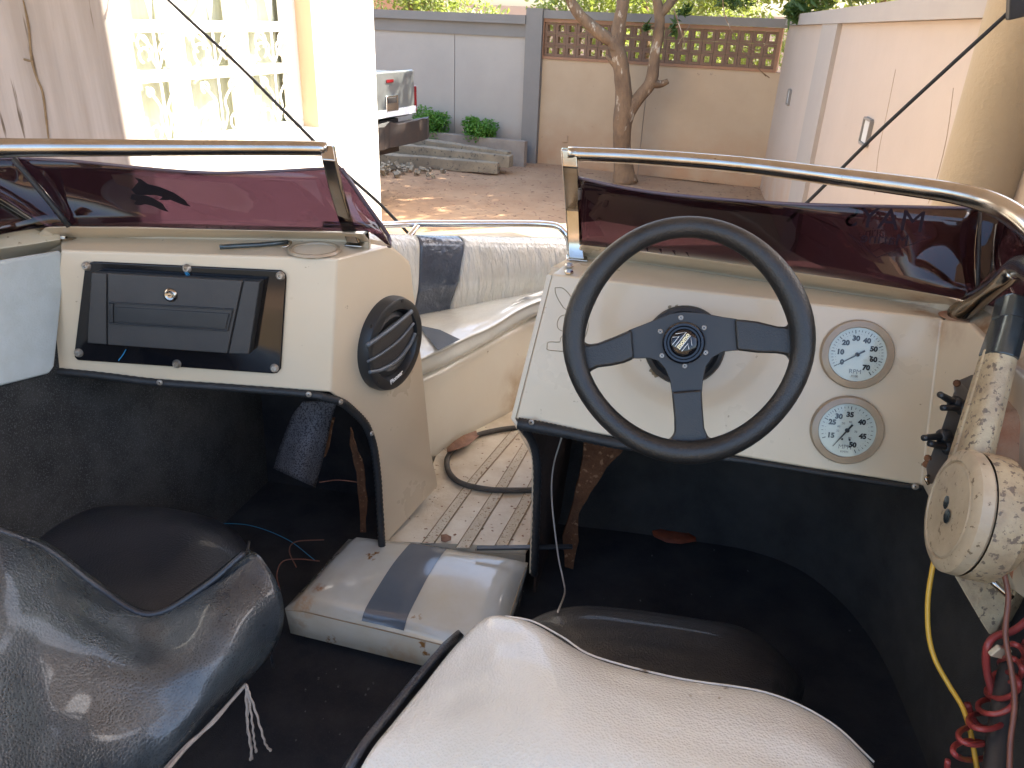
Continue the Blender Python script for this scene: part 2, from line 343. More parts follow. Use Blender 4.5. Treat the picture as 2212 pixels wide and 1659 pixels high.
# ================================================================== SETTING
bm = bmesh.new()
R_ = random.Random(3)
xs = [-60, -20, -8] + [-6 + .25 * i for i in range(49)] + [10, 20, 60]; ys = [-60, -20, -5] + [0 + .25 * i for i in range(57)] + [20, 40, 120]
import mathutils.noise as mn
g = [[bm.verts.new((x, y, .03 * mn.noise(V((x * 1.1, y * 1.1, 0))) + .016 * mn.noise(V((x * 4, y * 4, 3))))) for y in ys] for x in xs]
for i in range(len(xs) - 1):
    for j in range(len(ys) - 1): bm.faces.new((g[i][j], g[i + 1][j], g[i + 1][j + 1], g[i][j + 1]))
link('ground', tomesh('ground', bm, True), M['dirt'], kind='structure')
UP = V((0, 0, 1))

# ---- compound wall, far side (vertical planes found from their bases)
W0 = az(1131, 350, 0); W0.z = 0
dW = V((math.sin(math.radians(112)), math.cos(math.radians(112)), 0))      # runs left-far to right-near
nW = V((dW.y, -dW.x, 0)); nW = nW if nW.y < 0 else -nW                       # towards the yard
def fw(px, py): return ap(px, py, W0, nW)
def wallbox(name, p, q, z0, z1, th, m, parent, off=0, bev=0, **kw):     # p,q on the face; th is thickness away from nn
    p = V((p.x, p.y, 0)); q = V((q.x, q.y, 0)); d = (q - p); nn = V((d.y, -d.x, 0)).normalized()
    if nn.dot(CAM - p) < 0: nn = -nn
    p = p + nn * off; q = q + nn * off
    return prism(name, [p + UP * z0, q + UP * z0, q + UP * z1, p + UP * z1], -nn * th, m, parent, bev, **kw)
far = empty('garden_wall', W0, 'far compound wall, grey left half and tan right half with breeze block screen behind the tree', 'wall')
pL = fw(806, 300) - dW * 8; pP0 = fw(1134, 200); pP1 = fw(1168, 200); pR = fw(1660, 200) ; 
zt1 = fw(970, 26).z; zt2 = fw(1400, 30).z
wallbox('wall_panel', pL, fw(982, 200) - dW * .006, 0, zt1 - .3, .2, M['wallg'], far)
wallbox('wall_panel', fw(982, 200) + dW * .006, pP0 - dW * .002, 0, zt1 - .3, .2, M['wallg'], far)
wallbox('joint', fw(982, 200) - dW * .006, fw(982, 200) + dW * .006, 0, zt1 - .3, .17, M['band'], far, off=-.012)
wallbox('coping', pL, pP0 - dW * .002, zt1 - .12, zt1, .34, M['band'], far, off=.10)
wallbox('beam', pL, pP0 - dW * .002, zt1 - .30, zt1 - .122, .26, M['band'], far, off=.03)
wallbox('pilaster', pP0, pP1, 0, zt2 + .02, .32, M['band'], far, off=.08)
zs0 = fw(1400, 134).z; zs1 = fw(1400, 57).z; pS0 = fw(1176, 90); pS1 = fw(1680, 90)
wallbox('wall_panel', pP1 + dW * .002, fw(1396, 200) - dW * .005, 0, zs0 - .04, .2, M['wallt'], far)
wallbox('wall_panel', fw(1396, 200) + dW * .005, pS1 + dW * .1, 0, zs0 - .04, .2, M['wallt'], far)
wallbox('joint', fw(1396, 200) - dW * .005, fw(1396, 200) + dW * .005, 0, zs0 - .04, .17, M['band'], far, off=-.012)
wallbox('coping', pP1 + dW * .002, pS1 + dW * .1, zs1 + .05, zt2, .30, M['band'], far, off=.05)
wallbox('screen_frame', pS0, pS1, zs1, zs1 + .048, .18, M['terra'], far, off=.02)
wallbox('screen_frame', pS0, pS1, zs0 - .038, zs0, .18, M['terra'], far, off=.02)
wallbox('screen_frame', pS0 - dW * .045, pS0 - dW * .002, zs0 - .038, zs1 + .048, .18, M['terra'], far, off=.022)
wallbox('screen_frame', pS1 + dW * .002, pS1 + dW * .045, zs0 - .038, zs1 + .048, .18, M['terra'], far, off=.022)
# breeze blocks: each a block with a square hole
nC, nR = 20, 3; Ls = (pS1 - pS0).length; bw = Ls / nC; bh = (zs1 - zs0) / nR
bm = bmesh.new(); hw, hh = bw / 2 - .002, bh / 2 - .002; qw, qh, dd = bw * .25, bh * .27, .10
def rect(w, h, y): return [bm.verts.new(dW * x + UP * z - nW * y) for x, z in ((-w, -h), (w, -h), (w, h), (-w, h))]
o0, i0, o1, i1 = rect(hw, hh, 0), rect(qw, qh, 0), rect(hw, hh, dd), rect(qw, qh, dd)
for k in range(4):
    j = (k + 1) % 4
    bm.faces.new((o0[k], o0[j], i0[j], i0[k])); bm.faces.new((o1[j], o1[k], i1[k], i1[j])); bm.faces.new((i0[k], i0[j], i1[j], i1[k])); bm.faces.new((o0[j], o0[k], o1[k], o1[j]))
bme = tomesh('breeze_block', bm); bme.materials.append(M['brick'])
for r in range(nR):
    for c in range(nC):
        o = bpy.data.objects.new('breeze_block', bme); COL.objects.link(o); o.parent = far
        p = pS0 + dW * (bw * (c + .5)) - nW * .01; p.z = zs0 + bh * (r + .5); o.location = p - WL[far.name] + nW * R_.uniform(-.003, .003)
box('socket', fw(1221, 300) + nW * .008, dW * .045, nW * .008, UP * .05, M['wallt'], far, .004)
# ---- right compound wall
cR = V((pS1.x, pS1.y, 0)) + dW * .1
dR = V((-math.sin(math.radians(-4)), -math.cos(math.radians(-4)), 0)); dR = (az(1641, 431, 0) - az(1628, 392, 0)); dR.z = 0; dR = dR.normalized()
dR = V((math.sin(math.radians(180 + 11)), math.cos(math.radians(180 + 11)), 0))
nR_ = V((dR.y, -dR.x, 0)); nR_ = nR_ if nR_.x < 0 else -nR_
rw = empty('garden_wall', cR, 'pale pink compound wall on the right with grey coping and two recessed lamps', 'wall')
def rwp(px, py): return ap(px, py, cR, nR_)
a0 = rwp(1757, 200); a1 = rwp(1790, 200); 
zA, zB2 = rwp(1709, 34), rwp(1950, 2); sl_ = (zB2.z - zA.z) / (zB2 - zA).dot(dR); cA_ = (zA - cR).dot(dR)
zlo = rwp(1790, 52); zt_ = lambda t: zA.z + sl_ * (t - cA_); th_ = zt_((zlo - cR).dot(dR)) - zlo.z
def slab(name, t0, t1, lo, m, off, th):
    P = [cR + dR * t0, cR + dR * t1]
    if lo is None: Q = [V((P[0].x, P[0].y, 0)), V((P[1].x, P[1].y, 0)), V((P[1].x, P[1].y, zt_(t1) - th_ - .002)), V((P[0].x, P[0].y, zt_(t0) - th_ - .002))]
    else: Q = [V((P[0].x, P[0].y, zt_(t0) - th_)), V((P[1].x, P[1].y, zt_(t1) - th_)), V((P[1].x, P[1].y, zt_(t1))), V((P[0].x, P[0].y, zt_(t0)))]
    return prism(name, [q + nR_ * off for q in Q], -nR_ * th, m, rw)
ta0, ta1 = (a0 - cR).dot(dR), (a1 - cR).dot(dR)
slab('wall_panel', 0, ta0, None, M['wallp'], 0, .2); slab('pilaster', ta0 + .001, ta1 - .001, None, M['bandl'], .04, .26); slab('wall_panel', ta1, 11, None, M['wallp'], 0, .2)
slab('coping', 0, 11, 1, M['bandl'], .05, .28)
for (px, py, w, h) in ((1706, 210, .10, .08), (1875, 285, .105, .08)):
    p = rwp(px, py); lp = empty('wall_lamp', p, parent=None)
    far_ = px < 1800
    tag(lp, 'small frosted square lamp on pink wall %s the grey pilaster' % ('left of' if far_ else 'right of, nearer to'), 'lamp', 'lamps set in the right wall')
    bm = bmesh.new()
    for sx, sz, ww, hh_ in ((-1, 0, .008, h), (1, 0, .008, h), (0, -1, w - .008, .008), (0, 1, w - .008, .008)):
        a_box(bm, p + dR * sx * w + UP * sz * (h - .0) * (1 if sz else 0) + nR_ * .012, dR * ww, nR_ * .014, UP * hh_)
    link('frame', tomesh('frame', bm), M['band'], lp)
    box('lamp_glass', p + nR_ * .006, dR * (w - .01), nR_ * .008, UP * (h - .01), M['lampg'], lp, .003)
# wall cracks: thin open joints
for pts in ([(1935, 150), (1915, 250), (1898, 330), (1890, 420)], [(2060, 190), (2045, 300), (2020, 400), (2005, 440)]):
    tube('crack', [rwp(*q) + nR_ * .001 for q in pts], .0014, M['outline'], rw, seg=4, k=3)

# ---- house on the left
E0 = ay(824, 470, 6.0); E0.z = 0
dB = V((-math.sin(math.radians(22)), -math.cos(math.radians(22)), 0)); nB = V((.927, -.375, 0)).normalized()
def hb(px, py): return ap(px, py, E0, nB)
hs = empty('house', E0, 'sunlit white house wall with barred window behind the left windscreen', 'house')
wF = hb(685, 200); wN = hb(268, 200); wN = wN + dB * .5; zSill = hb(685, 276).z
wallbox('wall', E0, wF, 0, 4.2, .22, M['house'], hs)
wallbox('wall', wF, wN, 0, zSill, .22, M['house'], hs)
wallbox('wall', wF, wN, 3.2, 4.2, .22, M['house'], hs)
wallbox('wall', wN, wN + dB * 3.2, 0, 4.2, .22, M['house'], hs)
prism('wall', [V((E0.x, E0.y, z)) - nB * .222 + V((0, 0, 0)) for z in (0,)] + [E0 - nB * 4, E0 - nB * 4 + UP * 4.2, E0 - nB * .222 + UP * 4.2], dB * .2, M['house'], hs)
rec = .20
prism('jamb', [V((wF.x, wF.y, zSill)) + dB * .001, V((wF.x, wF.y, 3.2)) + dB * .001, V((wF.x, wF.y, 3.2)) + dB * .001 - nB * rec, V((wF.x, wF.y, zSill)) + dB * .001 - nB * rec], dB * .006, M['jamb'], hs)
win = empty('window', V((wF.x, wF.y, zSill)) - nB * .1, parent=hs)
pw = V((wF.x, wF.y, 0)) - nB * .12
def hw_(px, py): return ap(px, py, pw, nB)
# frame bars
ed = [hw_(650, 200), hw_(628, 200), hw_(548, 200), hw_(514, 200), hw_(414, 200), hw_(382, 200), hw_(298, 200), hw_(262, 200)]
dist = [(e - V((wF.x, wF.y, e.z))).dot(dB) for e in ed]
b0 = V((wF.x, wF.y, 0)) - nB * .12
zb1 = hw_(600, 148).z; zb2 = hw_(600, 50).z - .02
def bar(d0, d1, z0, z1, th=.05): 
    return prism('frame', [b0 + dB * d0 + UP * z0, b0 + dB * d1 + UP * z0, b0 + dB * d1 + UP * z1, b0 + dB * d0 + UP * z1], -nB * th, M['winw'], win)
wl = (wN - wF).dot(dB)
for i in (0, 2, 4): bar(dist[i], dist[i + 1], zSill + .042, 3.19)
bar(.008, dist[0] - .001, zSill + .042, 3.19, .052)
bar(.008, wl - .002, zSill + .001, zSill + .04)
bar(dist[6], wl - .002, zSill + .042, 3.19, .052)
segs = [(dist[1], dist[2]), (dist[3], dist[4]), (dist[5], dist[6])]
for s0, s1 in segs:
    for z in (zb1, zb2): bar(s0 + .001, s1 - .001, z - .028, z + .028)
for s0, s1 in segs:
    prism('pane', [b0 - nB * .06 + dB * s0 + UP * (zSill + .04), b0 - nB * .06 + dB * s1 + UP * (zSill + .04), b0 - nB * .06 + dB * s1 + UP * 3.19, b0 - nB * .06 + dB * s0 + UP * 3.19], -nB * .004, M['glass'], win)
bm = bmesh.new(); n = 60
for i in range(n):
    pass
cw = [b0 - nB * (.10 + .02 * math.sin(i * 1.1) + .01 * math.sin(i * 2.7)) + dB * (wl * i / n) for i in range(n + 1)]
A = [bm.verts.new(p + UP * (zSill - .1)) for p in cw]; B = [bm.verts.new(p + UP * 3.2) for p in cw]
for i in range(n): bm.faces.new((A[i], A[i + 1], B[i + 1], B[i]))
link('curtain', tomesh('curtain', bm, True), M['curtain'], win)
wallbox('wall', wF, wN, .5, 3.9, .02, M['jamb'], hs, off=-.5)
# scrolled grille in front of the panes
def spiral(c, r, a0_, turns, sgn=1, n=12): return [c + (-dB * math.cos(a0_ + sgn * t * turns * 2 * math.pi / n) + UP * math.sin(a0_ + sgn * t * turns * 2 * math.pi / n)) * r * (1 - .25 * t / n) for t in range(n + 1)]
gb = b0 + nB * .03
zrows = [(zSill + .05, zb1 - .03), (zb1 + .03, zb2 - .03), (zb2 + .03, zb2 + .7)]
for s0, s1 in segs:
    for ri, (z0, z1) in enumerate(zrows):
        c = gb + dB * (s0 + s1) / 2 + UP * z0; w = (s1 - s0) * .5; h = z1 - z0
        bm = bmesh.new(); rr = .007
        for sg in (-1, 1):
            for cz, q in (((.74), .8), ((.42), .8)) if ri else ((.16, .8), (.86, .45)):
                cc = c - dB * sg * w * .58 + UP * h * cz
                a_tube(bm, spiral(cc, w * .30 * q / .8, -1.2 if sg > 0 else 4.3, .85, sg), rr, 6)
            a_tube(bm, smooth([c + UP * h * .02, c - dB * sg * w * .25 + UP * h * .35, c - dB * sg * w * .2 + UP * h * .6, c - dB * sg * w * .75 + UP * h * .95], 4), rr, 6)
        a_tube(bm, [c, c + UP * h], rr, 6)
        link('grille', tomesh('grille', bm, True), M['winw'], win)

# ---- carport: pillar, column, roof
pc = ay(277, 310, 2.9); pc0 = ay(218, 0, 2.9)
pe = V((pc.x, 2.9, 0))
pil = box('carport_pillar', pe + V((-.62, .09, 1.65)), V((.62, 0, 0)), V((0, .09, 0)), UP * 1.65, M['shed'], None, .02,
    label='wide whitewashed pillar with dark vertical streaks at the left edge', cat='pillar')
bm = bmesh.new()
crk = [ay(*q, 2.897) for q in ((50, 0), (62, 60), (68, 128), (80, 170), (92, 200), (100, 260), (108, 330))]
a_tube(bm, smooth(crk, 3), [.0025, .003] + [.004] * 14 + [.003, .002, .002], 5)
a_tube(bm, [ay(52, 128, 2.897), ay(72, 133, 2.897)], .004, 5)
ck = link('crack', tomesh('crack', bm, True), M['outline'], pil)
c0 = ay(2106, 440, 3.02)
lathe('carport_column', V((c0.x, 3.02, 0)), UP, [(.150, 0), (.150, 3.3)], M['column'], None, 40,
    label='round tan rendered column in front of the pink wall', cat='column')
ZR = 3.3
roof = box('carport_roof', V((.05, 1.5, ZR + .1)), V((2.42, 0, 0)), V((0, 1.72, 0)), UP * .099, M['roofm'],
    label='flat pale ceiling slab over the boat', cat='roof')
for (x, y) in ((2.3, -.02), (-2.2, -.02)):
    lathe('carport_column', V((x, y, 0)), UP, [(.15, 0), (.15, 3.3)], M['column'], None, 24, label='round tan column at the rear of the carport', cat='column', group='rear carport columns')

# ---- planter kerb, beams, shrubs, rubble
k1 = az(1131, 361, 0); k1.z = 0; k0 = k1 - dW * 5
kz = ap(1130, 306, k1, nW).z
wallbox('planter_kerb', V((k0.x, k0.y, 0)), V((k1.x, k1.y, 0)), 0, max(.25, kz), .12, M['concw'], None, label='low concrete planter kerb in front of the grey wall', cat='kerb')
def beam(pa, pb, za, zb, t, lab):
    a = az(*pa, za); b = az(*pb, zb); d = (b - a).normalized(); s = d.cross(UP).normalized(); u = s.cross(d)
    bm = bmesh.new(); n = 14; rings = []
    for i in range(n + 1):
        c = a.lerp(b, i / n) - u * t / 2; j = lambda: R_.uniform(-.008, .008)
        rings.append([bm.verts.new(c + s * (t * .55 * x + j()) + u * (t * .5 * y + j())) for x, y in ((-1, -1), (1, -1), (1, 1), (-1, 1))])
    for A_, B_ in zip(rings, rings[1:]):
        for k in range(4): bm.faces.new((A_[k], A_[(k + 1) % 4], B_[(k + 1) % 4], B_[k]))
    bm.faces.new(rings[0]); bm.faces.new(rings[-1][::-1])
    o = link('concrete_beam', tomesh('beam', bm), M['conc'], None, label=lab, cat='beam', group='concrete beams lying by the wall'); bevel(o, .008, 2)
beam((700, 322), (1078, 350), .17, .17, .16, 'nearest grey concrete beam on the dirt, its end in a patch of sun')
beam((700, 293), (1105, 336), .30, .26, .17, 'long concrete beam lying between the nearest beam and the planter kerb')
beam((850, 290), (1100, 328), .36, .30, .13, 'short thin concrete beam farthest back, against the planter kerb')
def shrub(px, py, w, h, seed, lab):
    c = az(px, py, 0.25) if False else ap(px, py, k1 - nW * .18, nW)
    t = empty('shrub', V((c.x, c.y, 0)), lab, 'shrub', 'shrubs in the planter')
    bl = []; R2 = random.Random(seed)
    for i in range(9): bl.append((c + dW * R2.uniform(-w, w) + nW * R2.uniform(-.1, .1) + UP * R2.uniform(-h * .4, h * .6), R2.uniform(.14, .22), .8))
    leaves('foliage', bl, 2600, .055, M['shrub'], t, .6, seed)
    for i in range(5):
        q = c + dW * R2.uniform(-w, w) * .6; tube('stem', [V((c.x + (q.x - c.x) * .3, c.y + (q.y - c.y) * .3, 0.02)), q], .012, M['bark'], t, seg=5, k=1)
shrub(930, 272, .26, .24, 5, 'bright green shrub in the planter next to the pickup bumper')
shrub(1045, 284, .24, .22, 9, 'low bright green shrub in the planter nearer the grey pilaster')
bm = bmesh.new(); pr = az(845, 373, 0)
for i in range(150):
    p = pr + V((R_.gauss(-.15, .38), R_.gauss(0, .16), 0)); s = R_.uniform(.012, .05)
    p.z = s * .5 + .02 + R_.random() * .07 * max(0, 1 - (p - pr).length * 1.5)
    e = [V((R_.gauss(0, 1), R_.gauss(0, 1), R_.gauss(0, 1))).normalized() for _ in range(2)]; f = e[0].cross(e[1]).normalized(); g2 = e[0].cross(f)
    a_box(bm, p, e[0] * s, f * s * .7, g2 * s * .45)
link('rubble', tomesh('rubble', bm), M['conc'], None, label='small heap of broken concrete rubble in front of the beams', cat='rubble', kind='stuff')
bm = bmesh.new()
for i in range(1500):
    x, y = R_.uniform(-3, 3.4), R_.uniform(7.2, 12.2); s = R_.uniform(.012, .035); a = R_.uniform(0, 6.28); t = V((math.cos(a), math.sin(a), R_.uniform(-.3, .3))).normalized(); q = t.cross(UP).normalized()
    p = V((x, y, .035 + R_.random() * .012)); vv = [bm.verts.new(p + o_) for o_ in (-t * s, q * s * .35 + UP * .004, t * s, -q * s * .35 + UP * .002)]; bm.faces.new(vv)
link('fallen_leaves', tomesh('fl', bm), M['leafdry'], None, label='scattered dry leaves on the red dirt yard', cat='leaves', kind='stuff')

# ---- tree
tb = az(1345, 378, 0); tb = az(1345, 386, 0); tb.z = 0; tb.y -= .25
tree = empty('mango_tree', tb, 'forked brown tree with peeling bark growing before the tan wall', 'tree')
TY = tb.y
def tp(px, py, dy=0): return ay(px, py, TY + dy)
bm = bmesh.new(); e_ = lambda p: p
trunk = [tp(1350, 395), tp(1347, 360), tp(1343, 310), tp(1345, 260), tp(1348, 215), tp(1345, 170), tp(1337, 120), tp(1322, 80)]
a_tube(bm, smooth(trunk, 4), [crm([V((x, 0, 0)) for x in (.19, .14, .125, .128, .115, .11, .105, .09)], i / 4).x for i in range(29)], 12)
def limb(pts, rs):
    a_tube(bm, smooth(pts, 4), [crm([V((x, 0, 0)) for x in rs], i / 4).x for i in range(4 * (len(rs) - 1) + 1)], 10)
limb([tp(1335, 95), tp(1300, 75), tp(1265, 45), tp(1240, 15), tp(1218, -30), tp(1180, -110, .3), tp(1120, -220, .6)], (.085, .08, .075, .068, .06, .05, .03))
limb([tp(1330, 110), tp(1336, 60), tp(1345, 0), tp(1340, -80, .2), tp(1345, -200, .5), tp(1360, -330, .7)], (.10, .095, .085, .07, .055, .03))
limb([tp(1345, 280), tp(1362, 235), tp(1385, 205), tp(1407, 175), tp(1415, 120), tp(1425, 60), tp(1422, 10), tp(1400, -50), tp(1370, -140, -.3)], (.10, .10, .085, .085, .075, .07, .065, .05, .03))
limb([tp(1408, 178), tp(1425, 182), tp(1443, 175)], (.075, .05, .035))
limb([tp(1424, 35), tp(1445, 10), tp(1470, -30), tp(1500, -120, -.3), tp(1540, -220, -.6)], (.062, .058, .05, .04, .025))
limb([tp(1337, 150), tp(1310, 120)], (.05, .02))
for v in bm.verts:
    n_ = mn.noise(v.co * 9) * .012 + mn.noise(v.co * 3) * .012; v.co += V((n_, n_, 0))
link('trunk', tomesh('trunk', bm, True), M['bark'], tree)
# hanging twigs and the leaf sprays at the top of the picture
bm = bmesh.new()
for pts in ([(1560, -10), (1568, 40), (1600, 100), (1620, 130), (1655, 165)], [(1600, 100), (1640, 108), (1660, 85)], [(1610, 118), (1640, 150), (1662, 168)], [(1455, 20), (1478, 90), (1470, 110)], [(1490, 55), (1465, 95)], [(1640, -20), (1500, 130)][:1] + [(1636, 8)]):
    a_tube(bm, smooth([tp(*q, -1.2) for q in pts], 4), .006, 5)
link('twig', tomesh('twig', bm, True), M['bark'], tree)
cc = V((4.1, 12.8, 0)); bl = []; R3 = random.Random(21)
for i in range(110):
    a = R3.uniform(0, 6.283); q = math.sqrt(R3.random()); z = R3.uniform(3.4, 5.4)
    bl.append((V((cc.x + 4.0 * q * math.cos(a), cc.y + 2.9 * q * math.sin(a), z)), R3.uniform(.6, .95), .6))
leaves('crown', bl, 17500, .27, M['leaf'], tree, .33, 4, .2)
spr = [(tp(1455, 60, -.1), .06, 2.2), (tp(1398, 60, -.1), .07, 1), (tp(1480, 20, -.2), .12, .7), (tp(1590, 6, -.2), .28, .35), (tp(1725, 10, -1), .16, .8), (tp(1745, 2, -1), .22, .6), (tp(1850, -14, -1), .3, .35)]
for i, b_ in enumerate(spr): leaves('leaf_spray', [b_], 14 + int(220 * b_[1]), .15, M['leaf'], tree, .3, 8 + i, .1)
# overhanging tree past the right wall
rt = rwp(1740, 30) + V((.9, .3, 0))
t2 = empty('mango_tree', V((rt.x + .9, rt.y, 0)), 'dark leafy branch tip hanging over the corner of the pink wall', 'tree')
tube('trunk', [V((rt.x + .9, rt.y, 0)), V((rt.x + 1.1, rt.y, 1.5)), V((rt.x + .8, rt.y - .2, 3.2)), V((rt.x + .9, rt.y - .3, 5))], [.16, .14, .1, .04], M['bark'], t2)
tube('limb', [V((rt.x + .9, rt.y, 2.9)), V((rt.x + .3, rt.y - .4, 2.65)), rwp(1745, 8) + V((-.1, -.1, .12))], [.06, .035, .01], M['bark'], t2)
bl = [(V((rt.x + R3.uniform(-.6, 3), rt.y + R3.uniform(-.5, 3), R3.uniform(3.0, 4.8))), R3.uniform(.6, 1.0), .6) for i in range(26)]
pq = rwp(1735, 18)
bl2 = [(pq + V((-.10, -.1, -.03)), .13, 1.1), (pq + V((.12, -.3, .10)), .2, .8), (pq + V((.3, -.8, .16)), .22, .6), (pq + V((.4, -1.4, .2)), .2, .5)]
leaves('crown', bl, 15000, .19, M['leaf'], t2, .34, 14, .3)
for i, b_ in enumerate(bl2): leaves('leaf_spray', [b_], 90, .17, M['leaf'], t2, .32, 15 + i, .1)

# ---- beyond the wall
def bgtree(x, y, h, r, seed, lab, n=7000):
    t = empty('background_tree', V((x, y, 0)), lab, 'tree', 'trees beyond the compound wall')
    R4 = random.Random(seed); bl = []
    for i in range(22): bl.append((V((x + R4.gauss(0, r * .5), y + R4.gauss(0, r * .4), h * R4.uniform(.3, 1))), r * R4.uniform(.3, .5), .8))
    tube('trunk', [V((x, y, 0)), V((x + .1, y, h * .4)), V((x - .1, y, h * .9))], [r * .09, r * .06, .03], M['bark'], t, seg=7)
    leaves('crown', bl, n, .16, M['leafb'], t, .5, seed, .4)
bgtree(-2.9, 21, 3.6, 2.0, 31, 'pale sunlit bush showing above the grey wall near the brick building')
bgtree(2.4, 17.5, 3.6, 2.2, 33, 'loose sunlit tree behind the breeze blocks, left of the forked trunk')
bgtree(5.4, 17, 4.2, 2.4, 35, 'sunlit tree behind the right end of the breeze block screen')
bgtree(8.0, 19.5, 4.8, 2.6, 37, 'tall bright tree above the corner where the walls meet')
bgtree(4.0, 23, 3.2, 2.4, 38, 'distant pale tree between the two nearer sunlit trees')
fb = empty('brick_building', V((-6.2, 24, 0)), 'far brick building seen above the grey wall at its left end', 'building')
box('wall', V((-7.1, 25, 1.9)), V((1.9, 0, 0)), V((0, 1, 0)), UP * 1.9, M['bldg'], fb); box('roof', V((-7.1, 25, 3.88)), V((2.1, 0, 0)), V((0, 1.2, 0)), UP * .08, M['terra'], fb)
box('wall', V((-3.9, 26, 1.24)), V((1.28, 0, 0)), V((0, 1, 0)), UP * 1.24, M['bldg'], fb)
fw2 = empty('neighbour_wall', V((4, 26, 0)), 'low pale wall far beyond the compound', 'wall')
box('wall_panel', V((4, 29, 1.2)), V((9, 0, 0)), V((0, .1, 0)), UP * 1.18, M['wallp'], fw2)

# ---- pickup
tA = az(899, 262, .74); tA = ay(899, 250, 10.0); tYr = 10.0
hT = V((-.91, .415, 0)).normalized(); rT = V((hT.y, -hT.x, 0))
c_r = ay(897, 160, 9.7); zT = ay(897, 150, 9.7).z; zB_ = ay(893, 243, 9.7).z - .04
O = V((c_r.x, c_r.y, 0)) - rT * .85            # rear centre
pk = empty('pickup_truck', O + hT * 2.4, 'silver pickup with dented dark rear bumper behind the white house wall', 'pickup')
def tq(x, y, z): return O + rT * x + hT * y + UP * z
def tbx(name, x0, x1, y0, y1, z0, z1, m, parent=pk, bev=.0): return prism(name, [tq(x0, y0, z0), tq(x1, y0, z0), tq(x1, y1, z0), tq(x0, y1, z0)], UP * (z1 - z0), m, parent, bev)
tbx('bed', -.85, .85, .05, 1.5, zB_, zT - .03, M['silver'], bev=.05)
tg = tbx('tailgate', -.72, .80, -.02, .045, zB_ + .04, zT, M['silver'], bev=.02)
tbx('lower_strip', -.72, .80, -.032, -.022, zB_ + .045, zB_ + .125, M['whitep'], tg)
tbx('brake_light', .20, .34, -.034, -.022, zT - .115, zT - .08, M['redrefl'], tg, .004)
tbx('handle', .18, .42, -.04, -.022, zT - .42, zT - .25, M['alu'], tg, .015)
tbx('handle_recess', .20, .37, -.048, -.041, zT - .33, zT - .27, M['dkpl'], tg, .01)
tbx('tail_light', .803, .87, -.01, .10, zT - .42, zT - .18, M['redrefl'], bev=.015)
tbx('tail_light', .803, .87, -.01, .10, zB_ + .05, zT - .425, M['redrefl'], bev=.015)
tbx('tail_light', -.87, -.75, -.01, .10, zB_ + .05, zT - .18, M['redrefl'], bev=.015)
text('lettering', '2.0N', .06, tq(.66, -.025, zT - .055), rT, UP, M['inkgrey'], tg)
tbx('cab', -.82, .82, 1.52, 3.1, zB_, zT + .02, M['silver'], bev=.06)
prism('cabin_roof', [tq(-.76, 1.6, zT + .021), tq(.76, 1.6, zT + .021), tq(.76, 3.6, zT + .021), tq(-.76, 3.6, zT + .021)], UP * .45, M['glassd'], pk, .12)
tbx('bonnet', -.82, .82, 3.102, 4.6, zB_, zT - .05, M['silver'], bev=.1)
bm = bmesh.new(); n = 14; rings = []
for i in range(n + 1):
    x = -1 + 2 * i / n; s = R_.uniform(-.012, .012)
    rings.append([bm.verts.new(tq(x * .97, y, z)) for y, z in ((-.20 + s + .1 * abs(x) ** 6, zB_ + .01 + s * 2), (-.20 + s + .1 * abs(x) ** 6, zB_ - .25), (.05, zB_ - .27), (.05, zB_ - .04))])
for A_, B_ in zip(rings, rings[1:]):
    for k in range(4): bm.faces.new((A_[k], A_[(k + 1) % 4], B_[(k + 1) % 4], B_[k]))
bm.faces.new(rings[0]); bm.faces.new(rings[-1][::-1])
link('bumper', tomesh('bumper', bm), M['bumper'], pk)
tbx('chassis', -.55, .55, .06, 4.2, zB_ - .38, zB_ - .002, M['bumper'])
for x in (-.72, .72):
    for y in (.95, 3.85):
        w_ = lathe('wheel', tq(x - .11, y, .37), rT, [(0, 0), (.2, 0), (.34, .0), (.37, .04), (.37, .18), (.34, .22), (.2, .22), (0, .22)], M['tyre'], pk, 24)
        lathe('rim', tq(x + (.112 if x > 0 else -.124), y, .37), rT, [(0, 0), (.19, 0), (.19, .012), (0, .012)], M['alu'], w_, 16)
#BOATPART
# ================================================================== BOAT
boat = empty('motor_boat', (-.1, .9, 0), 'white and cream open motor boat with smoked windscreens, seen from its cockpit', 'boat')
B = boat
def shell(name, faces, m, parent, th=.012, bev=.010, **kw):
    """faces: lists of 3D points; shared points weld into one rounded shell"""
    bm = bmesh.new(); pts = []
    def vt(p):
        for q, v in pts:
            if (q - p).length < 1e-5: return v
        v = bm.verts.new(p); pts.append((p, v)); return v
    for f in faces: bm.faces.new([vt(V(p)) for p in f])
    bmesh.ops.recalc_face_normals(bm, faces=bm.faces); bm.faces.ensure_lookup_table()
    s = sum(f.normal.dot((CAM - f.calc_center_median()).normalized()) * f.calc_area() for f in bm.faces)
    if s < 0: bmesh.ops.reverse_faces(bm, faces=bm.faces)
    me = bpy.data.meshes.new(name); bm.to_mesh(me); bm.free()
    o = link(name, me, m, parent, **kw)
    so_ = o.modifiers.new('solid', 'SOLIDIFY'); so_.thickness = th; so_.offset = -1
    if bev: bevel(o, bev, 4, 25)
    return o
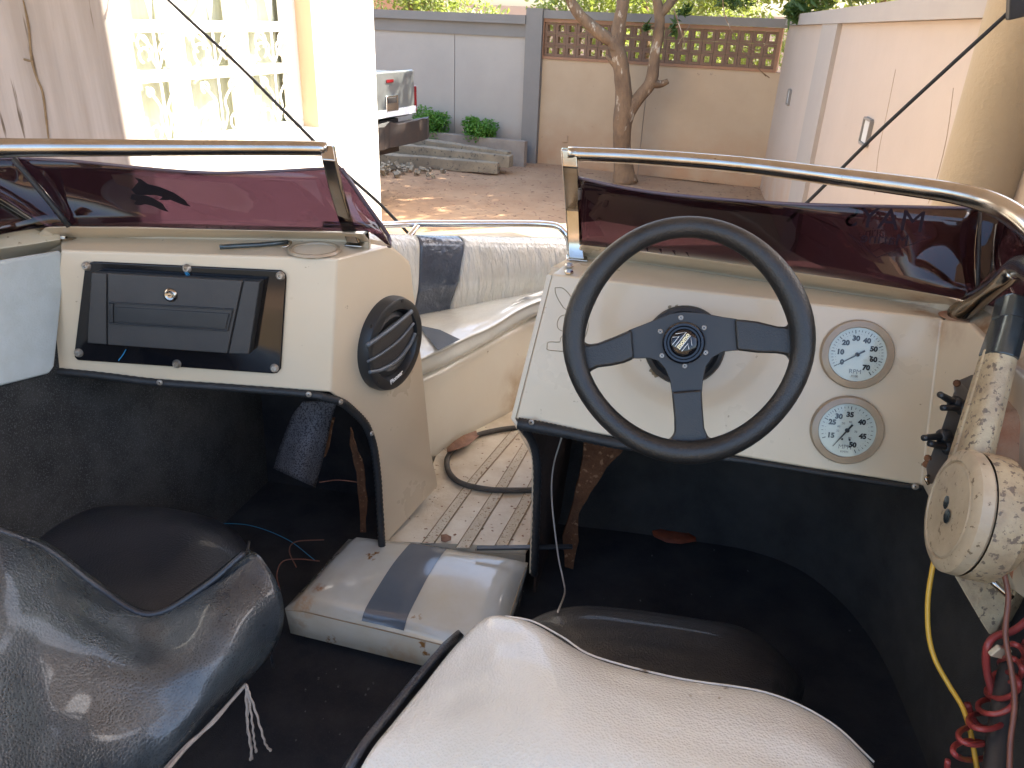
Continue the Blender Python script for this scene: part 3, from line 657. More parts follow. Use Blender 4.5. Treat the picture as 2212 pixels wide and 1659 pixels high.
# ---- port console
LTL, LTR = az(130, 540, 1.72), az(729, 558, 1.72)
nS = V((math.cos(math.radians(26)), -math.sin(math.radians(26)), 0)); pS = LTR
LBR = ap(715, 848, pS, nS); LBL = az(104, 805, LBR.z)
nL = (LTR - LTL).cross(LBR - LTR).normalized(); nL = nL if nL.y < 0 else -nL
def Lf(px, py, off=0): return ap(px, py, LTR + nL * off, nL)
def Sf(px, py, off=0): return ap(px, py, pS + nS * off, nS)
LBL = Lf(104, 805)
side = [Sf(*q) for q in ((841, 531), (870, 550), (888, 572), (912, 780), (932, 979), (944, 1030), (946, 1051), (900, 1102), (851, 1156), (830, 1182), (827, 1150), (824, 1060), (815, 985), (800, 935), (778, 902), (748, 872))]
Lb = [az(130, 512, 1.72), az(745, 520, 1.72)]
console = shell('console', [[LTL, LTR, LBR, LBL], [LTL, LTR, side[0], Lb[1], Lb[0]], [LTR, *side, LBR]], M['gel'], B)
def lip(name, base, top, back, m, parent):
    bm = bmesh.new(); rows = []
    for a, b, c in zip(base, top, back): rows.append([bm.verts.new(p) for p in (a, b, c, c - UP * .05, a - UP * .03)])
    for R1, R2 in zip(rows, rows[1:]):
        for k in range(5): bm.faces.new((R1[k], R1[(k + 1) % 5], R2[(k + 1) % 5], R2[k]))
    bm.faces.new(rows[0]); bm.faces.new(rows[-1][::-1]); o = link(name, tomesh(name, bm), m, parent); bevel(o, .008, 4, 30); return o
tb_ = [az(x, y, 1.752) for x, y in ((95, 492), (150, 490), (350, 493), (600, 499), (745, 503), (785, 506))]
bb_ = [az(x, y, 1.72) for x, y in ((60, 520), (150, 514), (350, 514), (600, 518), (745, 521), (800, 526))]
lip('windscreen_ledge', bb_, tb_, [p + V((.0, .05, -.004)) for p in tb_], M['gel'], console)
# forward deck of the port console
shell('deck_panel', [[Sf(841, 531) + V((-.004, 0, -.004)), Sf(888, 572) + V((-.004, 0, -.004)), V((-.30, 1.66, 1.60)), V((-.8, 1.62, 1.62)), V((-.95, 1.28, 1.70)), az(300, 500, 1.715), az(745, 519, 1.715)]], M['gel'], B, .01, 0)
# ---- starboard console
RTL, RTR, RBL = az(1192, 592, 1.70), az(2036, 688, 1.70), az(1113, 905, 1.45)
nR2 = (RTR - RTL).cross(RBL - RTL).normalized(); nR2 = nR2 if nR2.y < 0 else -nR2
def Rf(px, py, off=0): return ap(px, py, RTL + nR2 * off, nR2)
RBR = Rf(1992, 1050)
dS2 = (RBR - RTR).normalized(); hS2 = V((dS2.x, dS2.y, 0)).normalized()
hS2 = V((-.11, -1, 0)).normalized()
nS2 = hS2.cross(dS2).normalized(); nS2 = nS2 if nS2.x < 0 else -nS2
def Tf(px, py, off=0): return ap(px, py, RTR + nS2 * off, nS2)
Rb = [az(1248, 548, 1.70), az(2062, 668, 1.70)]
bot = [Rf(*q) for q in ((1330, 945), (1480, 972), (1590, 985), (1750, 1012), (1900, 1034))]
s2 = [Tf(*q) for q in ((2010, 1085), (2060, 1160), (2150, 1250), (2500, 1500), (2600, 1190), (2330, 925), (2165, 772), (2090, 697))]
console2 = shell('console', [[RTL, RTR, RBR, *bot[::-1], RBL], [RTL, RTR, Rb[1], Rb[0]], [RTR, RBR, *s2]], M['gel'], B, .012, .012)
tR = [az(*q, 1.735) for q in ((1252, 528), (1330, 537), (1500, 558), (1700, 586), (1900, 614), (2040, 640), (2075, 650))]
bR = [az(*q, 1.70) for q in ((1246, 552), (1330, 560), (1500, 583), (1700, 612), (1900, 642), (2040, 664), (2085, 674))]
lip('windscreen_ledge', bR, tR, [p + V((.012, .05, -.004)) for p in tR], M['gel'], console2)
sL = shell('side_panel', [[RTL - V((0, 0, .002)), RBL, Rf(1132, 930), ay(1152, 960, 1.22), ay(1158, 1000, 1.23), ay(1157, 1080, 1.25), ay(1154, 1160, 1.27), ay(1151, 1240, 1.29), RBL + V((.12, .5, -.5)), RBL + V((.16, .62, .05)), RTL + V((.11, .45, -.07))]], M['gel'], console2, .008, 0)
shell('deck_panel', [[RTL + V((0, .05, -.004)), Rb[1] + V((0, .01, -.004)), V((1.0, 1.15, 1.68)), V((1.05, 1.7, 1.58)), RTL + V((.11, .45, -.07))]], M['gel'], B, .01, 0)
# ---- gunwales
def strip(name, rows, m, parent, th=.01, bev=.008):
    fs = []
    for R1, R2 in zip(rows, rows[1:]):
        for k in range(len(R1) - 1): fs.append([R1[k], R1[k + 1], R2[k + 1], R2[k]])
    return shell(name, fs, m, parent, th, bev)
gi = [az(*q, 1.70) for q in ((2040, 690), (2090, 697), (2165, 772), (2330, 925), (2700, 1260))]
gi[4] = gi[3] + (gi[3] - gi[2]).normalized() * 1.2
strip('gunwale', [[gi[0], az(2064, 672, 1.701), az(2075, 650, 1.735), V((.9, 1.4, 1.70)), V((1.15, 1.4, 1.45))],
    [gi[1], gi[1] + V((.02, .01, .018)), az(2130, 655, 1.735), V((.93, 1.2, 1.70)), V((1.17, 1.2, 1.45))],
    [gi[2], gi[2] + V((.03, .01, .024)), gi[2] + V((.10, .03, .03)), gi[2] + V((.22, .03, -.01)), V((1.18, 1.0, 1.45))],
    [gi[3], gi[3] + V((.03, .01, .024)), gi[3] + V((.12, .03, .03)), gi[3] + V((.24, .03, -.01)), V((1.19, .7, 1.45))],
    [gi[4], gi[4] + V((.03, .01, .024)), gi[4] + V((.12, .03, .03)), gi[4] + V((.24, .03, -.01)), V((1.15, -.6, 1.45))]], M['gel'], B)
def gl(x, z, yy): return az(x, yy, z)
gL = []
for x in (128, 60, 0, -150, -300):
    y0 = 489.5 - (x - 89) * .158; y1 = 520 - (x - 101) * .139; y2 = 537 - (x - 110) * .17
    gL.append([gl(x, 1.70, y2), gl(x, 1.725, y1), gl(x, 1.74, y0 + 3), gl(x, 1.74, y0 + 3) + V((-.12, .0, -.01)), gl(x, 1.74, y0 + 3) + V((-.28, 0, -.3))])
last = gL[-1]; gL.append([p + V((-.06, -.9, 0)) for p in last])
strip('gunwale', gL, M['gelgrime'], B)
# side liner (padded) and side carpets
nP = V((math.cos(math.radians(14)), -math.sin(math.radians(14)), 0)); pP = LTL - V((.012, 0, 0))
def Pf(px, py, off=0): return ap(px, py, pP + nP * off, nP)
lin = [(118, 541), (128, 546), (131, 560), (122, 650), (113, 735), (107, 790), (96, 806), (60, 815), (0, 830), (-150, 868), (-400, 935), (-400, 630), (-150, 585), (0, 560), (60, 550)]
ln = prism('side_liner', [Pf(*q, -.004) for q in lin], nP * .012, M['liner'], B); bevel(ln, .007, 3)
def quad(name, pts, m, parent, th=.006): return shell(name, [[V(p) for p in pts]], m, parent, th, 0)
hP = V((-nP.y, nP.x, 0)); hP = hP if hP.y > 0 else -hP
q0 = LTL - nP * .02
cp = quad('carpet_side', [q0 + hP * .75 + UP * (-.80), q0 + hP * .75 + UP * -.22, q0 + hP * .02 + UP * -.03, q0 - hP * 1.4 + UP * -.02, q0 - hP * 1.4 - UP * .80], M['carpetgrey'], B)
# floors and bulkheads
ZF = .93
quad('cockpit_carpet', [(-1.1, -.7, ZF), (1.0, -.7, ZF), (1.0, 1.62, ZF), (.06, 1.62, ZF), (.02, 1.40, ZF), (-.27, 1.40, ZF), (-.28, 1.95, ZF), (-1.1, 1.95, ZF)], M['carpet'], B)
fb0 = az(1170, 1128, ZF)
cb = [(fb0.x, fb0.y), (.40, 1.56), (.60, 1.52), (.73, 1.42), (.79, 1.2), (.75, .8), (.70, .2), (.63, -.6)]
ct = [(fb0.x + .03, fb0.y + .2, 1.52), (.42, 1.74, 1.52), (.62, 1.68, 1.52), (.74, 1.54, 1.52), (.785, 1.2, 1.56), (.745, .8, 1.6), (.70, .2, 1.62), (.63, -.6, 1.6)]
cb = [V((x, y, ZF - .005)) for x, y in cb]; ct = [V(p) for p in ct]
patch('carpet_lining', [cb, [a.lerp(b, .5) for a, b in zip(cb, ct)], ct], M['carpetmid'], B, 6, thick=0, wr=.004, wsc=5)
quad('carpet_bulkhead', [(-1.0, 1.80, ZF), (-.20, 1.66, ZF), (-.24, 1.60, 1.3), (-.33, 1.62, 1.58), (-1.0, 1.84, 1.6)], M['carpet'], B)
quad('inner_skin', [Sf(832, 1160, -.02), Sf(820, 985, -.02), Sf(800, 930, -.02), Sf(750, 868, -.02), Sf(870, 590, -.02), Sf(900, 780, -.02), Sf(925, 990, -.02), Sf(900, 1095, -.02), Sf(855, 1150, -.02)], M['carpet'], B)
# bow floor, seat base, treads
ZB = 1.055
quad('bow_floor', [(-.262, 1.34, ZB), (.045, 1.34, ZB), (.5, 2.9, ZB), (.1, 3.0, ZB), (-.15, 2.2, ZB), (-.20, 1.6, ZB)], M['floorm'], B, .02)
quad('floor_riser', [(-.262, 1.339, ZB - .022), (.045, 1.339, ZB - .022), (.045, 1.339, ZF), (-.262, 1.339, ZF)], M['gelgrime'], B)
def c2(x, y): return (518.4 + x * .382, 806.5 + y * .382)
for s in (((1030, 960), (1098, 960), (1350, 600), (1590, 320), (1540, 320), (1300, 600)), ((1222, 985), (1298, 985), (1500, 660), (1648, 400), (1600, 400), (1440, 655)), ((1436, 985), (1506, 985), (1640, 740), (1760, 500), (1700, 500), (1580, 735))):
    prism('tread_strip', [az(*c2(*q), ZB + .003) for q in s], V((0, 0, -.0028)), M['tread'], B)
    for side_ in ((0, 5, 4), (1, 2, 3)):
        tube('tread_seam', [az(*c2(*s[i]), ZB + .002) for i in side_], .0016, M['outline'], B, seg=4, k=1)
c5 = lambda x, y: (691.2 + x / 3.2, 460.8 + y / 3.2)
rt_ = [(860, 800), (912, 775), (958, 755), (1003, 733), (1066, 704), (1113, 674), (1155, 654), (1205, 638)]      # front roll, top
rb_ = [(872, 832), (921, 808), (965, 790), (1003, 770), (1066, 733), (1125, 700), (1158, 684), (1205, 668)]
bk_ = [(820, 697), (882, 684), (930, 674), (985, 664), (1050, 650), (1110, 638), (1165, 627), (1230, 616)]
bowseat = patch('bow_seat_cushion', [[az(*q, 1.29) for q in bk_], [az(q[0], q[1] + 3, 1.335) for q in bk_],
    [az((a[0] + b[0]) / 2, (a[1] + b[1]) / 2, 1.345 + (i % 2) * .004) for i, (a, b) in enumerate(zip(bk_, rt_))],
    [az(a[0], a[1] - 14, 1.345) for a in rt_], [az(a[0], a[1] - 1, 1.342) for a in rt_], [az(a[0], a[1] + 7, 1.328) for a in rt_],
    [az(a[0], (a[1] + b[1]) / 2 + 5, 1.302) + V((.008, -.012, 0)) for a, b in zip(rt_, rb_)], [az(*q, 1.275) for q in rb_], [az(q[0], q[1] - 6, 1.268) for q in rb_]], M['vinseat'], B, 7, thick=.01, wr=.004, wsc=16)
bs = [az(*q, 1.352) for q in ((908, 703), (950, 712), (994, 733), (946, 757), (912, 715))]
bm = bmesh.new(); vv = [bm.verts.new(p) for p in bs]; bm.faces.new(vv); st = link('stripe', tomesh('stripe', bm), M['vingrey'], bowseat)
fl = [(885, 1040), (908, 1020), (946, 988), (990, 957), (1050, 925), (1110, 893), (1150, 866), (1210, 838)]
patch('bow_seat_base', [[az(q[0], q[1] - 4, 1.28) for q in rb_], [az(*q, 1.28).lerp(az(*w, ZB), .5) for q, w in zip(rb_, fl)], [az(*q, ZB - .01) for q in fl]], M['gelbase'], B, 4, thick=.008)
# bow backrest, three sewn panels
def topc(x): t = (x - 860) / 365; return az(x, 517 + 3 * math.sin(t * 3.1) - 4 + 6 * t * t, 1.555 - .09 * t)
def botc(x): t = (x - 860) / 365; return az(x, 690 - t * 76, 1.325)
def brest(name, xa, xb, ya, yb, m, n):
    tp_ = [topc(xa + (xb - xa) * i / n) for i in range(n + 1)]; bt = [botc(ya + (yb - ya) * i / n) for i in range(n + 1)]
    rows = [[p + V((-.03, .06, -.012)) for p in tp_], [p + V((-.012, .02, .003)) for p in tp_], [p + V((.004, -.006, -.012)) for p in tp_]]
    for f in (.3, .6, .9): rows.append([a.lerp(b, f) + V((.012, -.02, 0)) * math.sin(f * 3.14) for a, b in zip(tp_, bt)])
    rows.append([b - UP * .03 for b in bt])
    return patch(name, rows, m, B, 6, thick=.02)
brest('bow_backrest', 740, 903, 740, 892, M['vinbow'], 3)
brest('bow_backrest', 905, 1000, 894, 969, M['vinslate'], 3)['label'] = 'slate blue wrinkled panel of the bow backrest'
brest('bow_backrest', 1002, 1260, 971, 1260, M['vinbow'], 6)
# bow rail
br = tube('bow_rail', [az(700, 486, 1.60), az(830, 486, 1.575), az(900, 483, 1.57), az(1000, 483, 1.57), az(1130, 483, 1.57), az(1185, 485, 1.57), az(1210, 492, 1.563), az(1226, 512, 1.54), az(1232, 540, 1.50)], .0095, M['alu'], B, 12)
tube('stanchion', [az(903, 486, 1.572), az(879, 518, 1.535), az(868, 535, 1.515)], .0085, M['alu'], br, 12, k=1)
# hull outside
out = [V(p) for p in ((-1.25, -1.2, 1.5), (-1.28, .2, 1.5), (-1.12, 1.3, 1.48), (-.92, 2.0, 1.42), (-.45, 2.75, 1.36), (.35, 3.2, 1.33), (.95, 2.75, 1.36), (1.15, 2.0, 1.42), (1.19, 1.2, 1.46), (1.2, .2, 1.48), (1.15, -1.2, 1.5))]
inn = [V(p) for p in ((-1.05, -1.2, 1.7), (-1.1, .2, 1.7), (-.95, 1.3, 1.66), (-.42, 2.0, 1.5), (-.2, 2.3, 1.47), (.15, 2.5, 1.40), (.5, 2.4, 1.42), (.75, 1.9, 1.52), (1.02, 1.2, 1.66), (.95, .2, 1.7), (.9, -1.2, 1.7))]
mid = [V((p.x * .9, p.y - .05, .75)) for p in out]; kel = [V((p.x * .12, min(p.y, 2.6), .32)) for p in out]
bm = bmesh.new(); rows = [[bm.verts.new(p) for p in r] for r in (inn, out, mid, kel)]
for R1, R2 in zip(rows[1:], rows[2:]):
    for k in range(len(R1) - 1): bm.faces.new((R1[k], R1[k + 1], R2[k + 1], R2[k]))
for k in range(2, 7): bm.faces.new((rows[0][k], rows[0][k + 1], rows[1][k + 1], rows[1][k]))
hull = link('hull', tomesh('hull', bm, True), M['gel'], B)
quad('transom', [(-1.24, -1.2, 1.5), (1.14, -1.2, 1.5), (1.0, -1.2, .75), (.14, -1.2, .32), (-.14, -1.2, .32), (-1.1, -1.2, .75)], M['gel'], B)
for y in (-.6, 1.8): box('hull_chock', V((0, y, .155)), V((.55, 0, 0)), V((0, .08, 0)), UP * .155, M['conc'], None, .01, label='wooden block under the keel %s' % ('near the bow' if y > 0 else 'near the stern'), cat='block')

# ---- windscreens
def ruled(name, base, top, zb, zt, m, parent, th=.004):
    A = smooth([az(*q, zb[i] if isinstance(zb, list) else zb) for i, q in enumerate(base)], 5); T = smooth([az(*q, zt[i] if isinstance(zt, list) else zt) for i, q in enumerate(top)], 5)
    bm = bmesh.new(); n = 6
    G = [[bm.verts.new(a.lerp(t, j / n) + V((0, .012, 0)) * math.sin(j / n * math.pi)) for j in range(n + 1)] for a, t in zip(A, T)]
    for C1, C2 in zip(G, G[1:]):
        for j in range(n): bm.faces.new((C1[j], C1[j + 1], C2[j + 1], C2[j]))
    me = tomesh(name, bm, True); o = link(name, me, m, parent); s = o.modifiers.new('solid', 'SOLIDIFY'); s.thickness = th; s.offset = 0
    e = tube('pane_edge', [t for t in T], .0028, M['edge'], o, 6, k=1)
    return o
ws = empty('windscreen', az(450, 495, 1.75), parent=B)
wsL = ruled('pane', [(150, 488), (300, 490), (450, 494), (600, 497), (740, 499), (800, 502), (843, 533)], [(30, 341), (180, 350), (320, 364), (450, 373), (570, 371), (680, 365), (738, 363)], [1.752] * 6 + [1.72], 1.86, M['acr'], ws)
wsL2 = ruled('pane', [(-200, 552), (-80, 528), (0, 506), (80, 493), (148, 489)], [(-400, 360), (-280, 352), (-160, 346), (-60, 342), (28, 342)], 1.75, 1.86, M['acr'], ws)
tube('pane_joint', [az(150, 489, 1.752) , az(90, 415, 1.81), az(30, 343, 1.86)], .005, M['rubber'], ws, 6, k=3)
tube('pane_corner', [az(738, 364, 1.86), az(790, 440, 1.80), az(838, 508, 1.735), az(841, 534, 1.715)], .004, M['edge'], ws, 6, k=3)
ws2 = empty('windscreen', az(1650, 578, 1.735), parent=B)
wsR = ruled('pane', [(1252, 528), (1400, 543), (1550, 563), (1700, 584), (1850, 606), (2000, 632), (2110, 652)], [(1250, 384), (1330, 402), (1430, 418), (1570, 431), (1720, 441), (1920, 446), (2115, 450)], 1.737, 1.86, M['acr'], ws2)
wsR2 = ruled('pane', [(2112, 653), (2170, 672), (2250, 720), (2400, 860)], [(2118, 450), (2170, 458), (2215, 500), (2330, 600)], 1.735, 1.86, M['acr'], ws2)
tube('pane_joint', [az(2111, 652, 1.737), az(2117, 451, 1.86)], .003, M['rubber'], ws2, 6, k=1)
# decals
def flat(name, pts, pl, nl, m, parent, off=0, d=.0004):
    bm = bmesh.new(); a_prism(bm, [ap(*q, pl + nl * off, nl) for q in pts], nl * d); return link(name, tomesh(name, bm), m, parent)
def pl3(a, b, c):
    n = (b - a).cross(c - a).normalized(); n = n if n.dot(CAM - a) > 0 else -n; return a, n
pa_, na_ = pl3(az(300, 490, 1.752), az(500, 495, 1.752), az(400, 371, 1.86))
d4 = lambda q: (q[0] * .2343, 288 + q[1] * .2343)
flat('dolphin_decal', [d4(q) for q in ((1240, 403), (1300, 420), (1360, 465), (1480, 495), (1600, 545), (1700, 610), (1735, 655), (1763, 672), (1720, 668), (1640, 640), (1570, 610), (1540, 615), (1465, 612), (1500, 585), (1440, 568), (1345, 565), (1270, 575), (1210, 520), (1275, 445))], pa_, na_, M['decal'], wsL, .016)
flat('dolphin_decal', [d4(q) for q in ((1345, 572), (1420, 600), (1500, 650), (1530, 695), (1555, 722), (1480, 700), (1400, 665), (1330, 650), (1300, 662), (1230, 650), (1255, 620), (1200, 600), (1215, 560))], pa_, na_, M['decal'], wsL, .017)
pb_, nb_ = pl3(az(1750, 591, 1.737), az(2000, 630, 1.737), az(1900, 445, 1.86))
e4 = lambda x, y: ap(1670.5 + x * .2448, 345.6 + y * .2448, pb_ + nb_ * .017, nb_)
M['faint'] = mat('faded decal', (.020, .013, .019), .9, spec=.1)
bm = bmesh.new()
for pl in (((330, 430), (290, 480), (590, 610)), ((650, 640), (910, 860), (1390, 680), (1230, 650))):
    a_tube(bm, [e4(*q) for q in pl], .0007, 4)
link('decal_outline', tomesh('decal_outline', bm), M['faint'], wsR)
text('decal_lettering', 'MAYS', .044, e4(980, 530), e4(0, 460) - e4(1300, 560), UP, M['faint'], wsR, .0003)
text('decal_lettering', 'Marine', .024, e4(980, 700), e4(0, 620) - e4(1300, 720), UP, M['faint'], wsR, .0003)
bm = bmesh.new()
for i in range(16):
    x = rnd.choice([rnd.uniform(50, 170), rnd.uniform(270, 330)]); y = rnd.uniform(1135, 1240)
    a = ap((2400 + x / 1.536) / 1.736, y / 1.536 / 1.736, pb_ + nb_ * .02, nb_); b = ap((2400 + (x + rnd.uniform(8, 34)) / 1.536) / 1.736, (y + rnd.uniform(-4, 12)) / 1.536 / 1.736, pb_ + nb_ * .02, nb_)
    a_tube(bm, [a, b], .0003, 3)
link('scratches', tomesh('scratches', bm), M['inkgrey'], wsR)
# rails and posts
ra = tube('windscreen_rail', [az(-300, 420, 1.86), az(-120, 330, 1.895), az(-30, 321, 1.90), az(60, 319, 1.90), az(250, 319, 1.90), az(450, 319, 1.90), az(600, 319.5, 1.90), az(706, 321, 1.90)], [.015, .015, .0145, .0132, .0125, .0120, .0116, .0112], M['chrome'], B, 16)
def post(name, pts, w, parent):       # flattened square post
    bm = bmesh.new(); rings = []
    for i, (p, ww) in enumerate(zip(pts, w)):
        ex = V((ww, -.15 * ww, 0)); ey = V((.05, .7, 0)) * ww
        rings.append([bm.verts.new(p + a * ex + b * ey) for a, b in ((-1, -1), (1, -1), (1, 1), (-1, 1))])
    for A_, B_ in zip(rings, rings[1:]):
        for k in range(4): bm.faces.new((A_[k], A_[(k + 1) % 4], B_[(k + 1) % 4], B_[k]))
    bm.faces.new(rings[0]); bm.faces.new(rings[-1][::-1]); o = link(name, tomesh(name, bm), M['chrome'], parent); bevel(o, .003, 3); return o
pt = [az(706, 313, 1.905), az(712, 345, 1.885), az(727, 410, 1.83), az(748, 480, 1.765), az(765, 524, 1.726)]
post('post', pt, [.0115, .011, .011, .0112, .0115], ra)
box('foot', az(766, 528, 1.722), V((.016, -.002, 0)), V((0, .013, 0)), UP * .002, M['chrome'], ra, .0015)
tube('brace', [az(-60, 400, 1.83), az(0, 433, 1.80), az(60, 470, 1.765), az(110, 500, 1.735), az(138, 512, 1.722)], [.0105, .0105, .0105, .011, .0125], M['chrome'], ra, 14)
lathe('foot', az(139, 514, 1.7205), UP, [(0, .003), (.018, .003), (.021, 0)], M['chrome'], ra, 20)
rb = tube('windscreen_rail', [az(1226, 332, 1.90), az(1400, 340, 1.90), az(1600, 356, 1.90), az(1800, 381, 1.90), az(1960, 402, 1.90), az(2070, 419, 1.90), az(2150, 443, 1.895), az(2215, 484, 1.885), az(2262, 545, 1.87), az(2250, 600, 1.845)], [.0112, .0122, .013, .0137, .0142, .0146, .015, .015, .015, .0140], M['chrome'], B, 16)
tube('brace', [az(2250, 600, 1.845), az(2205, 575, 1.825), az(2172, 600, 1.80), az(2120, 640, 1.75), az(2068, 680, 1.706)], [.0145, .0145, .0145, .015, .0165], M['chrome'], rb, 14)
lathe('foot', az(2066, 684, 1.7015), UP, [(0, .003), (.020, .003), (.026, 0)], M['rusto'], rb, 20)
post('post', [az(1229, 321, 1.908), az(1232, 360, 1.88), az(1237, 450, 1.79), az(1242, 520, 1.73), az(1246, 556, 1.703)], [.013, .013, .0132, .014, .0145], rb)
box('foot', az(1246, 558, 1.702), V((.019, -.003, 0)), V((0, .014, 0)), UP * .002, M['chrome'], rb, .0015)
for y in (576, 590): lathe('bolt', az(1229, y, 1.702), UP, [(0, .006), (.006, .006), (.008, .003), (.008, 0)], M['chrome'], B, 6, False)

# ---- glove box
gp = [(197, 566), (205, 564), (608, 583), (618, 590), (620, 600), (608, 795), (600, 805), (590, 806), (170, 777), (163, 770), (163, 760), (185, 580)]
gb_ = prism('glove_box', [Lf(*q, .001) for q in gp], nL * .005, M['gloss'], B, .003)
c4 = lambda x, y: (x * .375, 518.4 + y * .375)
def lt(name, pts, o0, o1, m, parent, bev=.0015): return prism(name, [Lf(*c4(*q), o1) for q in pts], -nL * (o1 - o0), m, parent, bev)
lt('box_body', [(525, 186), (1500, 238), (1436, 660), (500, 596)], .006, .030, M['blkpl'], gb_, .002)
lt('trim_strip', [(527, 190), (612, 194), (612, 603), (503, 594)], .031, .034, M['dkpl'], gb_)
lt('lid', [(620, 194), (1396, 236), (1308, 654), (620, 604)], .031, .036, M['dkpl'], gb_)
lt('trim_strip', [(1404, 237), (1496, 241), (1432, 657), (1316, 655)], .031, .034, M['dkpl'], gb_)
for pts in (((625, 357), (1342, 398), (1342, 406), (625, 365)), ((625, 365), (650, 368), (650, 478), (625, 476)), ((625, 476), (1310, 520), (1308, 527), (625, 484)), ((1334, 400), (1342, 400), (1312, 526), (1304, 524))):
    lt('handle_lip', pts, .037, .040, M['blkpl'], gb_, .0008)
lt('slot_shade', [(656, 385), (1320, 424), (1297, 512), (656, 470)], .037, .0385, M['blkpl'], gb_, .0008)  # black inset stands in for the shade inside the recessed slot
lk = Lf(*c4(981, 318), .037); lathe('lock', lk, nL, [(0, .004), (.004, .004), (.0045, .0025), (.0075, .0035), (.0105, .002), (.0115, 0)], M['chrome'], gb_, 24)
box('keyhole', lk + nL * .0045, (LTR - LTL).normalized() * .0022, UP * .0007, nL * .0004, M['ink'], gb_)
for q in ((187, 575), (404, 580), (606, 596), (170, 762), (382, 786), (593, 795)):
    lathe('screw_cap', Lf(*q, .006), nL, [(0, .003), (.0022, .003), (.0026, .006), (.0045, .006), (.0060, .0035), (.0075, .002), (.0078, 0)], M['rivet'], gb_, 18)
bm = bmesh.new()
for i in range(4): a_tube(bm, smooth([Lf(402 + rnd.uniform(-4, 4), 586 + rnd.uniform(-2, 2), .009), Lf(404 + rnd.uniform(-7, 7), 591 + rnd.uniform(-3, 3), .011), Lf(405 + rnd.uniform(-7, 7), 597, .009)], 4), .0006, 4)
a_tube(bm, smooth([Lf(272, 755, .009), Lf(266, 766, .009), Lf(256, 779, .009)], 4), .001, 4)
link('thread', tomesh('thread', bm), M['bluethr'], gb_)
# cup holder
ch = az(680, 541, 1.722)
cup = lathe('cup_holder', ch, UP, [(.033, -.05), (.036, .001), (.038, .004), (.043, .004), (.0455, 0)], M['bezel'], console, 36)
lathe('cup_bottom', ch + UP * .0015, UP, [(0, 0), (.036, 0)], M['gelgrime'], cup, 30)

# ---- speaker
spc = Sf(836, 740, .0); sk = lathe('speaker', spc, nS, [(.093, 0), (.0935, .010), (.090, .022), (.085, .0245), (.071, .0235), (.068, .018), (.064, .006)], M['blkpl'], B, 56)
lathe('cone', spc + nS * .002, nS, [(0, .013), (.015, .010), (.022, .002), (.045, .006), (.054, .012), (.064, .008)], M['dkpl'], sk, 40)
s6 = lambda x, y, o_=.027: Sf((1300 + x / 3.6875) / 1.736, (1050 + y / 3.6875) / 1.736, o_)
prism('mesh_plate', [s6(*q, .024) for q in ((300, 890), (600, 640), (890, 430), (920, 590), (930, 760), (800, 1010), (560, 1200), (330, 1260))], -nS * .004, M['dkpl'], sk, .002)
M['bar'] = mat('satin grille bar', (.10, .115, .13), .35)
for pts, r in ((((285, 905), (450, 790), (650, 640), (900, 430)), .0042), (((290, 1130), (480, 1020), (720, 840), (925, 600)), .0026), (((315, 1275), (480, 1240), (700, 1110), (870, 900), (945, 735)), .0036)):
    tube('grille_bar', [s6(*q) for q in pts], r, M['bar'], sk, 8)
for q in ((772, 288), (868, 1010), (436, 1415), (335, 640)): lathe('screw_hole', s6(*q, .0245), nS, [(0, .0006), (.0038, .0006), (.0038, 0)], M['ink'], sk, 12)
text('lettering', 'Pioneer', .0135, s6(690, 1345, .0255), s6(760, 1270) - s6(610, 1410), s6(600, 1000) - s6(690, 1345), M['whitep'], sk, .0002, .0004)

# ---- steering wheel
Cw = ad(1478, 738, 1.06); nw = (CAM - Cw).normalized(); nw = (nw + V((0.02, .0, .05))).normalized()
def wp(px, py, off=0): return ap(px, py, Cw + nw * off, nw)
sw = empty('steering_wheel', Cw, parent=B)
P = []; Rr = []
for i in range(72):
    a = 2 * math.pi * i / 72; c, s = math.cos(a), math.sin(a)
    rx = 246 + 3 * math.cos(4 * a); ry = 242 + 2 * math.cos(4 * a)
    grip = math.exp(-((a - 2.8) / .35) ** 2) + math.exp(-((a - .35) / .35) ** 2)
    P.append(wp(1487 + rx * c - grip * 2 * (1 if c > 0 else -1), 734 - ry * s, .004)); Rr.append(.0158 + .0013 * grip + .0008 * math.sin(3 * a))
tube('rim', P, Rr, M['leather'], sw, 18, k=1, closed=True)
c6 = lambda x, y: ((2000 + x / 1.659) / 1.736, (780 + y / 1.659) / 1.736)
def wpr(name, pts, o0, o1, m, bev): return prism(name, [wp(*c6(*q), o1) for q in pts], -nw * (o1 - o0), m, sw, bev, 3)
wpr('spoke_plate', ((590, 760), (612, 752), (690, 722), (770, 690), (850, 657), (930, 645), (1050, 652), (1110, 664), (1180, 678), (1270, 690), (1275, 887), (1240, 888), (1180, 895), (1115, 930), (1075, 985), (1057, 1060), (1048, 1160), (862, 1160), (850, 1070), (820, 1000), (775, 950), (720, 934), (600, 938)), -.014, -.009, M['anod'], .0012)
wpr('leather_spoke', ((612, 752), (626, 937), (560, 965), (480, 982), (400, 992), (350, 1015), (330, 1060), (262, 1080), (222, 940), (250, 800), (292, 790), (302, 820), (335, 848), (400, 838), (500, 800)), -.020, -.002, M['leather'], .006)
wpr('leather_spoke', ((1254, 690), (1320, 695), (1400, 705), (1520, 735), (1580, 738), (1604, 700), (1640, 690), (1700, 800), (1690, 960), (1600, 950), (1585, 915), (1520, 903), (1400, 900), (1320, 890), (1268, 885)), -.020, -.002, M['leather'], .006)
wpr('leather_spoke', ((860, 1145), (1048, 1130), (1055, 1250), (1065, 1370), (1090, 1430), (1130, 1440), (1080, 1500), (900, 1510), (800, 1450), (850, 1440), (878, 1400), (876, 1300), (866, 1200)), -.020, -.002, M['leather'], .006)
hc = wp(*c6(935, 840), -.009)
